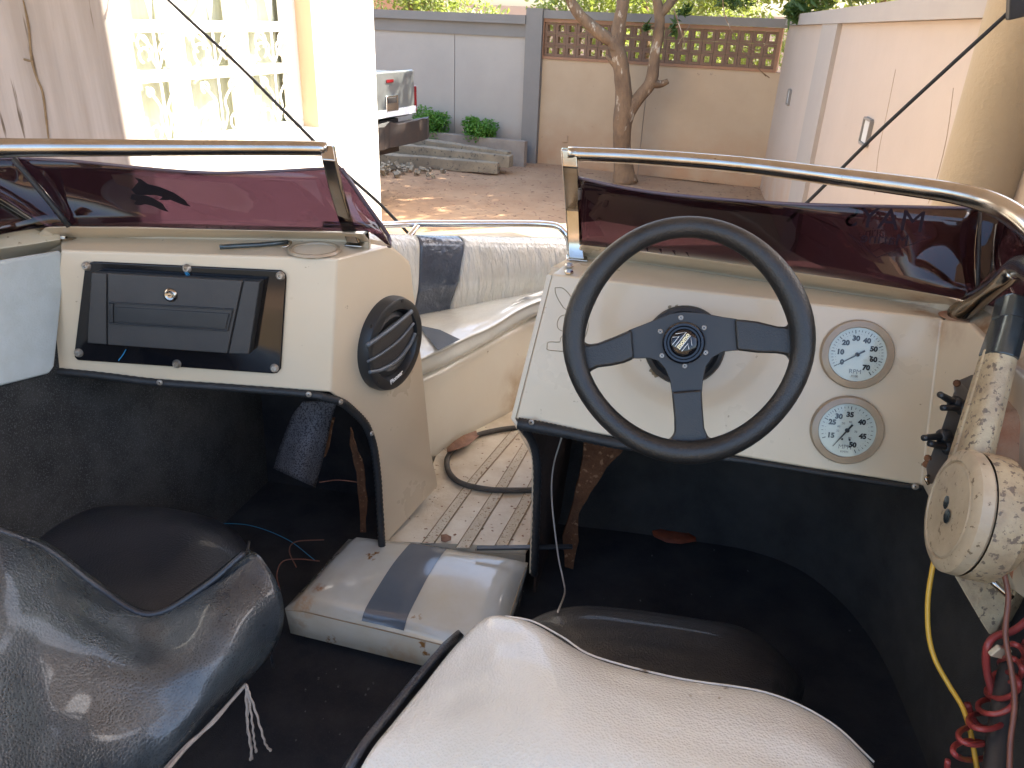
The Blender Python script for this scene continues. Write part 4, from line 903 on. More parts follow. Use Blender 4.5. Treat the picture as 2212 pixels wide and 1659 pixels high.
hb_ = lathe('horn_button', hc, nw, [(.0295, 0), (.0295, .005), (.027, .008), (.024, .008), (.0225, .004), (.020, .004), (.0195, .008), (.017, .0105), (.009, .0118), (0, .012)], M['gloss'], sw, 48)
z5 = lambda x, y, o_=.0034: wp((2380 + x / 5.183) / 1.736, (1140 + y / 5.183) / 1.736, o_)
bm = bmesh.new()
for pl in (((795, 580), (1005, 548), (785, 825)), ((740, 648), (862, 632), (735, 790)), ((870, 885), (1090, 612), (1112, 808)), ((915, 920), (1038, 768), (1055, 880))):
    a_tube(bm, [z5(*q) for q in pl], .00045, 5)
link('emblem_arrows', tomesh('emblem_arrows', bm), M['whitep'], hb_)
text('emblem_lettering', 'momo', .0092, z5(940, 715), z5(1040, 580) - z5(835, 850), z5(850, 650) - z5(940, 715), M['gold'], hb_, .0003, .0004)
for q in ((918, 682), (1062, 745), (1072, 900), (942, 982), (800, 918), (790, 768)):
    sc = lathe('screw', wp(*c6(*q), -.009), nw, [(0, .0015), (.0028, .0015), (.0038, 0)], M['rivet'], sw, 14)
    bm = bmesh.new(); e = nw.orthogonal().normalized()
    for d in (e, nw.cross(e)): a_box(bm, wp(*c6(*q), -.0074), d * .002, nw.cross(d) * .0004, nw * .0002)
    link('cross_slot', tomesh('cross_slot', bm), M['ink'], sc)
dc = Rf(1478, 746)
lathe('dash_bezel', dc, nR2, [(.067, 0), (.067, .006), (.064, .012), (.058, .014), (.052, .010), (.048, .012), (.044, .002), (0, .002)], M['blkpl'], B, 48)
tube('steering_column', [dc, dc.lerp(Cw, .5), Cw - nw * .016], [.034, .030, .026], M['blkpl'], sw, 24, k=1)
# chipped gelcoat round the bezel
bm = bmesh.new()
for q in ((850, 618, 7), (890, 611, 9), (735, 1010, 13), (748, 1030, 10), (760, 1045, 9)):
    c = Rf(*c6(q[0], q[1]), .0006); ex = (RTR - RTL).normalized(); ey = nR2.cross(ex)
    vs = [bm.verts.new(c + (ex * math.cos(k * .9) + ey * math.sin(k * .9)) * q[2] * .0004 * rnd.uniform(.6, 1.5)) for k in range(7)]; bm.faces.new(vs)
link('chipped_paint', tomesh('chipped_paint', bm), M['outline'], console2)
# ---- gauges
gx = (Rf(1900, 760) - Rf(1800, 752)).normalized(); gy = nR2.cross(gx).normalized(); gy = gy if gy.z > 0 else -gy
def gauge(px, py, R0, label, nums, a_of, minor, needle, word, sub, inner):
    c = Rf(px, py)
    g_ = lathe('gauge', c, nR2, [(R0, 0), (R0, .006), (R0 * .96, .010), (R0 * .80, .0115), (R0 * .775, .008)], M['bezel'], B, 56); g_['label'] = label
    lathe('dial', c + nR2 * .0055, nR2, [(0, 0), (R0 * .775, 0), (R0 * .785, .003)], M['dial'], g_, 48)
    f = c + nR2 * .0062
    def pol(a, r): return f + (gx * math.cos(math.radians(a)) + gy * math.sin(math.radians(a))) * R0 * r
    bm = bmesh.new()
    for v, s_ in nums:
        a = a_of(v); d = (pol(a, 1) - f).normalized(); a_box(bm, pol(a, .655), d * R0 * .05, nR2.cross(d) * R0 * .010, nR2 * .0002)
    for v in minor:
        a = a_of(v); d = (pol(a, 1) - f).normalized(); a_box(bm, pol(a, .67), d * R0 * .028, nR2.cross(d) * R0 * .0065, nR2 * .0002)
        a_box(bm, pol(a, .585), d * R0 * .006, nR2.cross(d) * R0 * .006, nR2 * .0002)
    link('tick_marks', tomesh('tick_marks', bm), M['ink'], g_)
    for v, s_ in nums:
        if s_: text('numeral', s_, R0 * .20, pol(a_of(v), .46), gx, gy, M['ink'], g_, .0002, R0 * .011)
    text('lettering', word, R0 * .18, f - gy * R0 * .50, gx, gy, M['inkgrey'], g_, .0002)
    text('lettering', sub, R0 * .09, f - gy * R0 * .635, gx, gy, M['inkgrey'], g_, .0002)
    for s_, a, r in inner: text('numeral', s_, R0 * .085, pol(a, r), gx, gy, M['inkgrey'], g_, .0002)
    d = (pol(needle, 1) - f).normalized(); e = nR2.cross(d); bm = bmesh.new(); f2 = f + nR2 * .0022
    a_prism(bm, [f2 + d * R0 * .60 - e * R0 * .008, f2 + d * R0 * .60 + e * R0 * .008, f2 + e * R0 * .022 - d * R0 * .02, f2 - d * R0 * .22 + e * R0 * .028, f2 - d * R0 * .22 - e * R0 * .028, f2 - e * R0 * .022 - d * R0 * .02], nR2 * .0008)
    a_lathe(bm, f2, nR2, [(R0 * .06, -.002), (R0 * .06, .0016), (0, .002)], 16)
    link('needle', tomesh('needle', bm), M['ink'], g_)
    for q in ((-.38, .04), (.36, -.03)) if R0 and needle < 225 else ((-.1, -.27), (.1, -.27)):
        lathe('stop_pin', f + gx * R0 * q[0] + gy * R0 * q[1], nR2, [(R0 * .028, 0), (R0 * .028, .001), (0, .0012)], M['ink'], g_, 12)
    lathe('glass', c + nR2 * .0092, nR2, [(0, .001), (R0 * .5, .0007), (R0 * .775, 0)], M['glass'], g_, 32)
    return g_
gauge(1850, 765, .0555, 'upper gauge reading rpm with numerals 0 to 70', [(v, '%d' % v) for v in range(0, 80, 10)], lambda v: 214 - 3.8 * v, [10 * a + b for a in range(7) for b in (2, 4, 6, 8)], 214, 'RPM', 'X100', [])
sa = {10: 232, 15: 205, 25: 155, 30: 125, 35: 86, 40: 36, 45: -17, 50: -64}
def sang(v):
    ks = sorted(sa); 
    for a, b in zip(ks, ks[1:]):
        if a <= v <= b: return sa[a] + (sa[b] - sa[a]) * (v - a) / (b - a)
    return 232
gauge(1828, 928, .0560, 'lower gauge reading miles per hour with numerals 15 to 50', [(15, '15'), (25, '25'), (30, '30'), (35, '35'), (40, '40'), (45, '45'), (50, '50')], sang, [17, 19, 21, 23, 26, 27, 28, 29, 31, 32, 33, 34, 36, 37, 38, 39, 41, 42, 43, 44, 46, 47, 48, 49], 236, 'MPH', 'KM/H', [('30', 190, .25), ('40', 160, .25), ('50', 122, .22), ('60', 75, .26), ('70', -5, .24), ('80', -65, .24)])
# old sticker outline on the dash
bm = bmesh.new()
for pl in (((1625, 515), (1680, 518), (1730, 570), (1742, 600), (1700, 665), (1650, 600), (1628, 550), (1625, 515)), ((1700, 700), (1660, 715), (1640, 760), (1650, 800), (1690, 820)), ((1690, 830), (1662, 865), (1655, 890), (1580, 890), (1570, 925), (1580, 945), (1690, 955)), ((1905, 520), (1918, 560), (1890, 640), (1842, 700), (1855, 770), (1835, 850), (1812, 890))):
    a_tube(bm, smooth([Rf(*c5(*q), .0003) for q in pl], 3), .0007, 4)
link('sticker_outline', tomesh('sticker_outline', bm), M['outline'], console2)

# ---- rubber edging and rivets
def edging(pts, r, rib=.14, k=10): return tube('rubber_edging', pts, r, M['rubber'], B, 8, k=k, ribs=rib)
edging([Lf(100, 800, .002), Lf(220, 812, .003), Lf(345, 827, .003), Lf(500, 838, .003), Lf(640, 849, .003), Lf(700, 857, .004)], .0075, .1, 14)
edging([Lf(690, 856, .006), Sf(735, 868, .004), Sf(762, 888, .003), Sf(790, 918, .003), Sf(806, 960, .003), Sf(815, 1020, .003), Sf(820, 1090, .003), Sf(824, 1160, .003), Sf(826, 1195, .003)], .0085, .2, 14)
edging([Rf(1120, 915, .004), Rf(1170, 924, .004), Rf(1240, 938, .004), Rf(1330, 958, .004), Rf(1450, 976, .003), Rf(1590, 993, .002), Rf(1750, 1018, .002), Rf(1900, 1042, .002), Rf(1990, 1055, .002)], [.012, .0125, .011, .010, .008, .006, .0055, .0055, .0045], .12, 14)
vb = Rf(1150, 945)
edging([Rf(1128, 922, .0), ay(1150, 955, 1.215), ay(1160, 1000, 1.225), ay(1160, 1080, 1.245), ay(1157, 1160, 1.265), ay(1154, 1240, 1.285)], .0085, .15, 12)
for p, n in [(Lf(106, 804, .010), nL), (Lf(345, 826, .011), nL), (Lf(667, 852, .011), nL), (Sf(736, 868, .013), nS), (Sf(803, 936, .012), nS), (Rf(1148, 912, .016), nR2), (Rf(1977, 1051, .007), nR2)]:
    lathe('rivet', p, n, [(.0012, .0005), (.002, .003), (.0045, .0022), (.0055, 0)], M['rivet'], B, 14)
# torn linings
nY = V((0, -1, 0))
fp = patch('hanging_carpet_flap', [[ay(*q, 1.32) for q in ((652, 870), (690, 866), (728, 868))], [ay(630, 900, 1.33), ay(680, 905, 1.30), ay(716, 910, 1.33)], [ay(606, 960, 1.34), ay(655, 970, 1.28), ay(702, 975, 1.33)], [ay(590, 1012, 1.35), ay(640, 1035, 1.29), ay(682, 1053, 1.35)]], M['flap'], B, 5, thick=.004)
def rag(name, pts, y, m, th=.006):
    bm = bmesh.new(); P = []
    for a, b in zip(pts, pts[1:] + pts[:1]):
        for t in range(3):
            q = (a[0] + (b[0] - a[0]) * t / 3 + (rnd.uniform(-2, 2) if t else 0), a[1] + (b[1] - a[1]) * t / 3); P.append(ay(*q, y))
    a_prism(bm, P, V((0, th, 0))); return link(name, tomesh(name, bm), m, B)
rag('torn_lining', [(757, 925), (768, 960), (785, 1010), (793, 1080), (790, 1150), (778, 1150), (775, 1080), (770, 1020), (755, 960)], 1.40, M['brown'])
rag('torn_lining', [(723, 905), (716, 935), (704, 985), (695, 990), (698, 950), (716, 905)], 1.38, M['brown'])
# brown bare inner skin of the starboard console
sx = RBL + V((.010, .012, 0)); nI = V((.98, -.2, 0)).normalized(); 
rag('torn_lining', [(1262, 946), (1300, 955), (1352, 966), (1310, 1010), (1275, 1065), (1250, 1110), (1250, 1170), (1238, 1230), (1220, 1225), (1215, 1160), (1240, 1080), (1255, 1010)], 1.36, M['brown'], .01)
quad('inner_skin', [Rf(1150, 925, -.012), ay(1164, 1000, 1.245), ay(1164, 1080, 1.265), ay(1161, 1160, 1.285), ay(1157, 1280, 1.305), RBL + V((.16, .55, -.5)), RBL + V((.18, .55, .02))], mat('dark brown fibre', (.05, .026, .016), .9, (.02, .012, .01), 8, .8, bump=.6, bsc=80), B, .005)
# ---- seats
bs_ = empty('seat', (-.5, .75, ZF), parent=B); bs_['label'] = 'black perforated vinyl seat with cord tied under its cover'
D = ad
blk = [
 [D(-260, 1075, .98), D(-120, 1095, 1.0), D(0, 1135, 1.0), D(110, 1175, 1.03), D(215, 1255, 1.06), D(325, 1318, 1.06), D(430, 1262, 1.08), D(520, 1190, 1.10)],
 [D(-260, 1085, .90), D(-120, 1110, .93), D(0, 1155, .94), D(105, 1200, .98), D(205, 1275, 1.01), D(322, 1334, 1.02), D(445, 1275, 1.04), D(560, 1200, 1.07)],
 [D(-260, 1160, .86), D(-120, 1190, .88), D(0, 1220, .90), D(100, 1265, .935), D(205, 1335, .965), D(330, 1385, .985), D(480, 1320, 1.0), D(607, 1280, 1.06)],
 [D(-260, 1300, .80), D(-120, 1320, .82), D(0, 1350, .85), D(100, 1390, .88), D(210, 1430, .91), D(340, 1450, .94), D(490, 1400, .975), D(610, 1360, 1.06)],
 [D(-260, 1480, .74), D(-120, 1490, .77), D(0, 1510, .80), D(100, 1530, .84), D(210, 1530, .88), D(340, 1520, .92), D(470, 1480, .96), D(572, 1432, 1.06)],
 [D(-260, 1700, .68), D(-120, 1700, .71), D(0, 1710, .75), D(100, 1700, .79), D(200, 1680, .84), D(310, 1635, .89), D(420, 1570, .94), D(510, 1495, 1.06)],
 [D(-260, 2000, .64), D(-120, 2000, .67), D(0, 1980, .71), D(90, 1940, .76), D(170, 1880, .82), D(260, 1800, .88), D(340, 1720, .94), D(400, 1620, 1.06)]]
patch('backrest', blk, M['vinblk'], bs_, 9, thick=.05, wr=.0045, wsc=9)
tube('piping', [D(-260, 1079, .925), D(-120, 1100, .945), D(0, 1147, .95), D(105, 1190, .99), D(210, 1268, 1.02), D(322, 1328, 1.025), D(440, 1268, 1.045), D(528, 1194, 1.065)], .0042, M['vinblk2'], bs_, 8, k=8)
top = [[az(60, 1172, 1.17), az(200, 1130, 1.18), az(300, 1115, 1.185), az(400, 1122, 1.18), az(475, 1150, 1.17), az(500, 1180, 1.16)],
 [az(40, 1150, 1.19), az(180, 1100, 1.21), az(300, 1092, 1.215), az(420, 1108, 1.21), az(500, 1140, 1.20), az(538, 1185, 1.19)],
 [az(20, 1175, 1.22), az(150, 1130, 1.245), az(290, 1120, 1.25), az(410, 1140, 1.245), az(490, 1165, 1.235), az(528, 1195, 1.22)],
 [az(0, 1230, 1.23), az(140, 1200, 1.25), az(280, 1200, 1.25), az(400, 1210, 1.25), az(480, 1220, 1.24), az(530, 1235, 1.225)],
 [az(0, 1320, 1.22), az(140, 1330, 1.24), az(280, 1340, 1.245), az(400, 1320, 1.245), az(480, 1300, 1.235), az(540, 1290, 1.215)]]
top = [t + [t[-1] + V((.02, .0, -.05)), t[-1] + V((.025, .0, -.16))] for t in top]
patch('seat_cushion', [[p - UP * .14 + V((0, .012, 0)) for p in top[0]], [p - UP * .02 + V((0, .008, 0)) for p in top[0]]] + top, M['vinblk2'], bs_, 7, thick=.004, wr=.003, wsc=9)
tube('seam', [D(528, 1194, 1.07), D(545, 1230, 1.068), D(575, 1262, 1.062), D(590, 1300, 1.058)][:1] + [D(534, 1192, 1.095), D(538, 1170, 1.12)], .002, M['ink'], bs_, 6, k=3)
box('pedestal', V((-.80, .85, 1.02)), V((.2, 0, 0)), V((0, .22, 0)), UP * .09, M['blkpl'], bs_, .02)
ws_ = empty('seat', (.25, .6, ZF), parent=B); ws_['label'] = 'white grained vinyl seat back with black sides'
wht = [
 [D(985, 1395, 1.03), D(1050, 1343, 1.06), D(1100, 1340, 1.06), D(1160, 1362, 1.04), D(1290, 1435, 1.0), D(1460, 1480, .96), D(1640, 1510, .93), D(1770, 1570, .90), D(1855, 1650, .87)],
 [D(978, 1400, .985), D(1040, 1342, 1.01), D(1092, 1334, 1.01), D(1160, 1352, .995), D(1285, 1423, .96), D(1460, 1468, .92), D(1655, 1500, .89), D(1790, 1562, .86), D(1885, 1650, .83)],
 [D(915, 1480, .93), D(1000, 1420, .955), D(1085, 1395, .955), D(1180, 1405, .94), D(1300, 1470, .90), D(1460, 1515, .87), D(1640, 1550, .84), D(1775, 1610, .81), D(1885, 1690, .79)],
 [D(850, 1560, .88), D(960, 1510, .90), D(1070, 1485, .895), D(1185, 1495, .875), D(1310, 1545, .845), D(1460, 1590, .82), D(1620, 1620, .80), D(1760, 1670, .78), D(1890, 1750, .76)],
 [D(790, 1640, .84), D(920, 1610, .85), D(1050, 1600, .835), D(1180, 1615, .81), D(1310, 1650, .79), D(1460, 1690, .77), D(1620, 1710, .76), D(1760, 1750, .75), D(1900, 1830, .74)],
 [D(700, 1820, .80), D(860, 1810, .79), D(1020, 1810, .77), D(1180, 1820, .75), D(1320, 1840, .74), D(1460, 1860, .73), D(1620, 1880, .73), D(1780, 1900, .73), D(1930, 1960, .73)]]
patch('backrest', wht, M['vinw'], ws_, 9, thick=.04, wr=.0035, wsc=10)
gus = [[D(970, 1398, .998), D(905, 1475, .945), D(842, 1555, .895), D(780, 1635, .852), D(690, 1815, .81)],
       [D(1000, 1372, 1.06), D(950, 1422, 1.04), D(887, 1498, 1.0), D(822, 1578, .965), D(757, 1660, .92)],
       [D(1000, 1380, 1.12), D(962, 1436, 1.10), D(905, 1512, 1.07), D(838, 1596, 1.04), D(775, 1690, 1.0)]]
patch('side_gusset', gus, M['vinblk2'], ws_, 5, thick=.01)
tube('piping', [D(1092, 1331, 1.02), D(1150, 1342, 1.01), D(1215, 1376, .99), D(1285, 1418, .965), D(1460, 1464, .925), D(1655, 1496, .892), D(1790, 1558, .862), D(1888, 1646, .835)], .0013, M['vinw'], ws_, 8, k=8)
top2 = [[az(1150, 1345, 1.15), az(1200, 1325, 1.16), az(1270, 1316, 1.165), az(1380, 1326, 1.165), az(1500, 1343, 1.16), az(1600, 1362, 1.15), az(1670, 1405, 1.14), az(1715, 1460, 1.12)],
 [az(1155, 1352, 1.17), az(1210, 1335, 1.185), az(1280, 1328, 1.19), az(1380, 1338, 1.19), az(1490, 1355, 1.185), az(1585, 1378, 1.175), az(1650, 1420, 1.16), az(1695, 1480, 1.145)],
 [az(1190, 1400, 1.17), az(1250, 1390, 1.19), az(1310, 1390, 1.195), az(1390, 1398, 1.195), az(1480, 1412, 1.19), az(1570, 1432, 1.18), az(1640, 1470, 1.165), az(1690, 1530, 1.15)],
 [az(1240, 1480, 1.16), az(1290, 1480, 1.18), az(1350, 1480, 1.185), az(1420, 1488, 1.185), az(1500, 1505, 1.18), az(1580, 1525, 1.17), az(1650, 1560, 1.155), az(1700, 1610, 1.14)]]
M['vingrime'] = mat('grimy dark vinyl', (.014, .013, .014), .42, (.035, .03, .026), 9, .8, bump=.3, bsc=300, bvor=True, coat=.2, stretch=(1, 5, 5), rvar=.15)
top2 = [t + [t[-1] + V((.03, .02, -.05)), t[-1] + V((.035, .03, -.17))] for t in top2]
patch('seat_cushion', [[p - UP * .15 + V((0, .012, 0)) for p in top2[0]], [p - UP * .018 + V((0, .006, 0)) for p in top2[0]]] + top2, M['vingrime'], ws_, 6, thick=.004)
box('pedestal', V((.32, .85, 1.0)), V((.2, 0, 0)), V((0, .18, 0)), UP * .07, M['blkpl'], ws_, .02)

# ---- throttle control
tc_ = empty('throttle_control', Tf(2080, 1080, .05), parent=B)
ta = V((-.97, .22, .08)).normalized()                                  # axis of the disc, towards the cockpit
dc0 = D(2046, 1100, .895)
tu = (D(2085, 985, .95) - dc0); tu = (tu - ta * tu.dot(ta)).normalized()
dsk = lathe('hub_disc', dc0, ta, [(0, .0), (.055, .0), (.058, -.003), (.0595, .0), (.066, -.001), (.073, -.006), (.074, -.018), (.070, -.022)], M['disc'], tc_, 48)
hub = lathe('hub', dc0 - ta * .022, ta, [(.073, .0), (.075, -.006), (.074, -.030), (.068, -.036), (.060, -.045), (0, -.045)], M['rustm'], tc_, 48)
for sg in (-1, 1): lathe('disc_badge', dc0 + ta * .0008 + tu * .010 * sg + V((.001, 0, 0)) * sg, ta, [(0, .0012), (.006, .001), (.009, 0)], M['bluem'], dsk, 10)
l0, l1 = D(2092, 1010, .93), D(2160, 762, .94)
ld = (l1 - l0).normalized(); ls = ld.cross(ta).normalized(); lt_ = ls.cross(ld)
def taper(name, a, b, wa, wb, ta_, tb_, m, parent, bev=.004, n=1):
    bm = bmesh.new(); rings = []
    for i in range(n + 1):
        f = i / n; p = a.lerp(b, f); w = wa + (wb - wa) * f; t = ta_ + (tb_ - ta_) * f
        rings.append([bm.verts.new(p + ls * w * x + lt_ * t * y) for x, y in ((-1, -.3), (-.6, -1), (.6, -1), (1, -.3), (1, .6), (.6, 1), (-.6, 1), (-1, .6))])
    for A_, B_ in zip(rings, rings[1:]):
        for k in range(8): bm.faces.new((A_[k], A_[(k + 1) % 8], B_[(k + 1) % 8], B_[k]))
    bm.faces.new(rings[0]); bm.faces.new(rings[-1][::-1]); o = link(name, tomesh(name, bm), m, parent); bevel(o, bev, 2); return o
lev = taper('lever', l0 - ld * .05, l1, .036, .025, .019, .016, M['rustm'], tc_)
taper('lever_rib', l0 - ld * .0 - ls * .004, l1 - ls * .002, .006, .004, .021, .018, M['rustm'], lev, .002)
taper('grip', l1 - ld * .008, D(2183, 690, .95), .027, .023, .017, .016, M['bluem'], lev, .003)
taper('knob', D(2180, 700, .95), D(2193, 645, .96), .021, .024, .018, .018, M['bluem'], lev, .008, 2)
# bracket and body behind the hub
hx = dc0 - ta * .045
prism('bracket', [D(2030, 1190, .955), D(2060, 1245, .955), D(2120, 1348, .95), D(2137, 1374, .95), D(2150, 1368, .95), D(2200, 1270, .95), D(2235, 1160, .95), D(2160, 1060, .955), D(2080, 1050, .955)], V((.045, .035, -.01)), M['rustm'], tc_, .006)
prism('housing', [D(2100, 898, .955), D(2240, 895, .945), D(2330, 1000, .935), D(2330, 1330, .935), D(2200, 1300, .94), D(2150, 1200, .945), D(2110, 1060, .95)], V((.06, .06, .01)), M['rusto'], tc_, .012)
prism('mount_plate', [D(2062, 935, 1.0), D(2110, 880, 1.02), D(2140, 900, 1.02), D(2128, 1010, 1.0), D(2075, 1020, .99), D(2048, 1000, .99)], V((.03, .03, 0)), M['rustm'], tc_, .004)
tube('handle_rod', [D(2141, 1252, .94), D(2150, 1262, .935), D(2185, 1292, .93)], .0042, M['chrome'], tc_, 10, k=4)
# switch panel with toggles
spn = empty('switch_panel', Tf(2060, 930, .0), parent=B)
prism('plate', [D(2068, 822, 1.03), D(2076, 820, 1.03), D(2110, 870, 1.04), D(2095, 900, 1.03), D(2050, 1005, 1.0), D(2025, 1048, .99), D(2004, 1045, .985), D(2000, 1010, .985), D(2035, 920, 1.01)], V((.028, .02, .0)), M['greypl'], spn, .004)
prism('hood', [D(2066, 835, 1.02), D(2072, 820, 1.02), D(2112, 862, 1.04), D(2118, 885, 1.04), D(2090, 885, 1.03), D(2070, 862, 1.02)], V((-.012, -.012, .004)), M['greypl'], spn, .004)
for a, b in (((2030, 852), (2058, 868)), ((2036, 881), (2070, 880)), ((1995, 946), (2030, 943)), ((2008, 958), (2040, 965))):
    pa, pb = D(*a, .985), D(*b, 1.0); tg_ = tube('toggle_switch', [pa, pa.lerp(pb, .5), pb], [.0042, .0046, .0052], M['blkpl'], spn, 10, k=3)
    lathe('switch_boot', pb + (pb - pa) * .2, (pa - pb), [(.010, -.006), (.010, .002), (.007, .007), (.005, .008)], M['rubber'], tg_, 12)
for q in ((2067, 828), (2004, 990), (2001, 1003)): lathe('panel_screw', D(*q, .995), V((-.7, -.6, .3)), [(0, .004), (.004, .003), (.005, 0)], M['brown'], spn, 10)
tube('hook', [D(2006, 1028, .985), D(2000, 1033, .98), D(2006, 1046, .98)], .0022, M['chrome'], spn, 8, k=4)

# ================================================================== LOOSE THINGS
# floor cushion
cA, cB_, cC, cD = az(613, 1296, 1.045), az(752, 1147, 1.06), az(1142, 1198, 1.06), az(1075, 1405, 1.045)
cush = empty('seat_cushion', (cA + cB_ + cC + cD) / 4 - UP * .11, 'stained white vinyl cushion with blue grey stripe lying between the two seats', 'cushion')
def pillow(name, A_, B_, C_, D_, h, m, parent, n=14, dome=.018):
    bm = bmesh.new(); g1 = []; g2 = []
    for i in range(n + 1):
        r1, r2 = [], []
        for j in range(n + 1):
            u, v = i / n, j / n; p = A_.lerp(D_, u).lerp(B_.lerp(C_, u), v)
            e = min(1, min(u, 1 - u, v, 1 - v) * 9); s = math.sqrt(1 - (1 - e) ** 2)
            w = mn.noise(p * 14) * .004
            r1.append(bm.verts.new(p + UP * (-.022 * (1 - s) + dome * math.sin(u * math.pi) * math.sin(v * math.pi) + w * s)))
            c = (A_ + B_ + C_ + D_) / 4; r2.append(bm.verts.new(p + (c - p) * .02 * (1 - s) + UP * (-h + .012 * (1 - s))))
        g1.append(r1); g2.append(r2)
    for i in range(n):
        for j in range(n):
            bm.faces.new((g1[i][j], g1[i + 1][j], g1[i + 1][j + 1], g1[i][j + 1])); bm.faces.new((g2[i][j + 1], g2[i + 1][j + 1], g2[i + 1][j], g2[i][j]))
    for k in range(n):
        for a, b in ((g1[k][0], g1[k + 1][0]), (g1[n][k], g1[n][k + 1]), (g1[n - k][n], g1[n - k - 1][n]), (g1[0][n - k], g1[0][n - k - 1])): pass
    def wall(T, Bt):
        for a, b, c, d in zip(T, T[1:], Bt[1:], Bt): bm.faces.new((a, b, c, d))
    wall([g1[k][0] for k in range(n + 1)], [g2[k][0] for k in range(n + 1)]); wall([g1[n][k] for k in range(n + 1)], [g2[n][k] for k in range(n + 1)])
    wall([g1[n - k][n] for k in range(n + 1)], [g2[n - k][n] for k in range(n + 1)]); wall([g1[0][n - k] for k in range(n + 1)], [g2[0][n - k] for k in range(n + 1)])
    o = link(name, tomesh(name, bm, True), m, parent); return o
cb = pillow('cover', cA, cB_, cC, cD, .10, M['vincl'], cush)
# stripe follows the same surface
def cpt(u, v, o_=.0012):
    p = cA.lerp(cD, u).lerp(cB_.lerp(cC, u), v); e = min(1, min(u, 1 - u, v, 1 - v) * 9); s = math.sqrt(max(0, 1 - (1 - e) ** 2)); w = mn.noise(p * 14) * .004
    return p + UP * (-.022 * (1 - s) + .018 * math.sin(u * math.pi) * math.sin(v * math.pi) + w * s + o_)
bm = bmesh.new(); gg = []
for j in range(29):
    v = .012 + j / 28 * .976; gg.append([bm.verts.new(cpt(.375 + .20 * i / 6 , v)) for i in range(7)])
for a, b in zip(gg, gg[1:]):
    for k in range(6): bm.faces.new((a[k], a[k + 1], b[k + 1], b[k]))
link('stripe', tomesh('stripe', bm, True), M['vingrey'], cush)
tube('seam', [cpt(u / 12, .004, -.004) for u in range(13)], .0012, M['outline'], cush, 5, k=2)
tube('seam', [cpt(.996, u / 12, -.004) for u in range(13)], .0014, M['outline'], cush, 5, k=2)
# flat black bar behind the cushion
ba, bb2 = az(1030, 1184, 1.082), az(1237, 1181, 1.10); bd = (bb2 - ba).normalized()
box('flat_bar', (ba + bb2) / 2, (bb2 - ba) / 2, bd.cross(UP).normalized() * .006, UP * .0025, M['blkpl'], None, .001, label='thin dark flat bar sticking out behind the white floor cushion', cat='bar')
# ring of hose on the bow floor
hp = [az(*c2(*q), ZB + .008) for q in ((1720, 330), (1640, 308), (1550, 308), (1450, 322), (1340, 350), (1235, 408), (1180, 465), (1172, 530), (1205, 590), (1275, 630), (1400, 656), (1520, 662), (1670, 660), (1760, 655))]
tube('rubber_hose', hp, .0072, mat('dusty hose', (.045, .04, .034), .7, (.10, .085, .065), 30, .7), None, 10, label='loop of dusty black hose on the ribbed bow floor', cat='hose')
def leaf(name, px, z, m, label, curl=.01, zs=None):
    P = [az(*q, z) for q in px]; n = len(P) // 2; bm = bmesh.new(); A_ = P[:n]; B_ = P[n:][::-1]; rows = []
    for i, (a, b) in enumerate(zip(A_, B_)): rows.append([bm.verts.new(a + UP * curl), bm.verts.new((a + b) / 2 + UP * .002), bm.verts.new(b + UP * curl * .6)])
    for R1, R2 in zip(rows, rows[1:]):
        for k in range(2): bm.faces.new((R1[k], R1[k + 1], R2[k + 1], R2[k]))
    o = link(name, tomesh(name, bm, True), m, None, label=label, cat='leaf'); s = o.modifiers.new('s', 'SOLIDIFY'); s.thickness = .0008; return o
leaf('dry_leaf', [c2(*q) for q in ((1168, 445), (1205, 410), (1262, 372), (1335, 345), (1352, 365), (1300, 415), (1240, 440), (1172, 460))], ZB + .016, M['leafdry'], 'curled tan leaf lying over the hose loop on the bow floor', .012)
leaf('dry_leaf', [c2(*q) for q in ((1135, 925), (1165, 920), (1195, 935), (1192, 950), (1160, 962), (1138, 955))], ZB + .004, M['leafdry'], 'small brown leaf scrap on the bow floor just behind the cushion', .006)
leaf('dry_leaf', [c2(*q) for q in ((1522, 170), (1560, 140), (1600, 120), (1610, 160), (1575, 175), (1530, 182))], ZB + .012, M['leafdry'], 'brown leaf in the far corner under the bow seat', .01)
leaf('dry_leaf', [(1408, 1152), (1440, 1145), (1475, 1150), (1502, 1166), (1504, 1172), (1470, 1178), (1440, 1175), (1414, 1163)], ZF + .012, M['leafred'], 'red brown mango leaf on the black footwell carpet under the steering wheel', .008)
# crumbs and litter
bm = bmesh.new()
for i in range(45):
    x, y = rnd.choice([(rnd.uniform(1180, 2000), rnd.uniform(1130, 1450)), (rnd.uniform(560, 900), rnd.uniform(1440, 1650)), (rnd.uniform(1330, 1650), rnd.uniform(1120, 1300))])
    p = az(x, y, ZF + .004); s = rnd.uniform(.0005, .0018); a_box(bm, p, V((s, 0, 0)), V((0, s * 1.5, 0)), UP * s * .5)
link('crumbs', tomesh('crumbs', bm), M['flap'], None, label='pale crumbs and lint scattered on the black carpet', cat='crumbs', kind='stuff')
bm = bmesh.new()
for i in range(130):
    u, v = rnd.random(), rnd.random(); q = c2(950 + 750 * u, 300 + 680 * v); p = az(*q, ZB + .003); s = rnd.uniform(.0008, .0035)
    if p.x > .1 or p.x < -.27: continue
    vv = [bm.verts.new(p + V((math.cos(k * 1.25) * s * rnd.uniform(.5, 1.6), math.sin(k * 1.25) * s * rnd.uniform(.4, 1.2), rnd.uniform(0, .002)))) for k in range(5)]; bm.faces.new(vv)
link('litter', tomesh('litter', bm), M['leafdry'], None, label='brown leaf crumbs and dirt flecks on the bow floor', cat='dirt', kind='stuff')
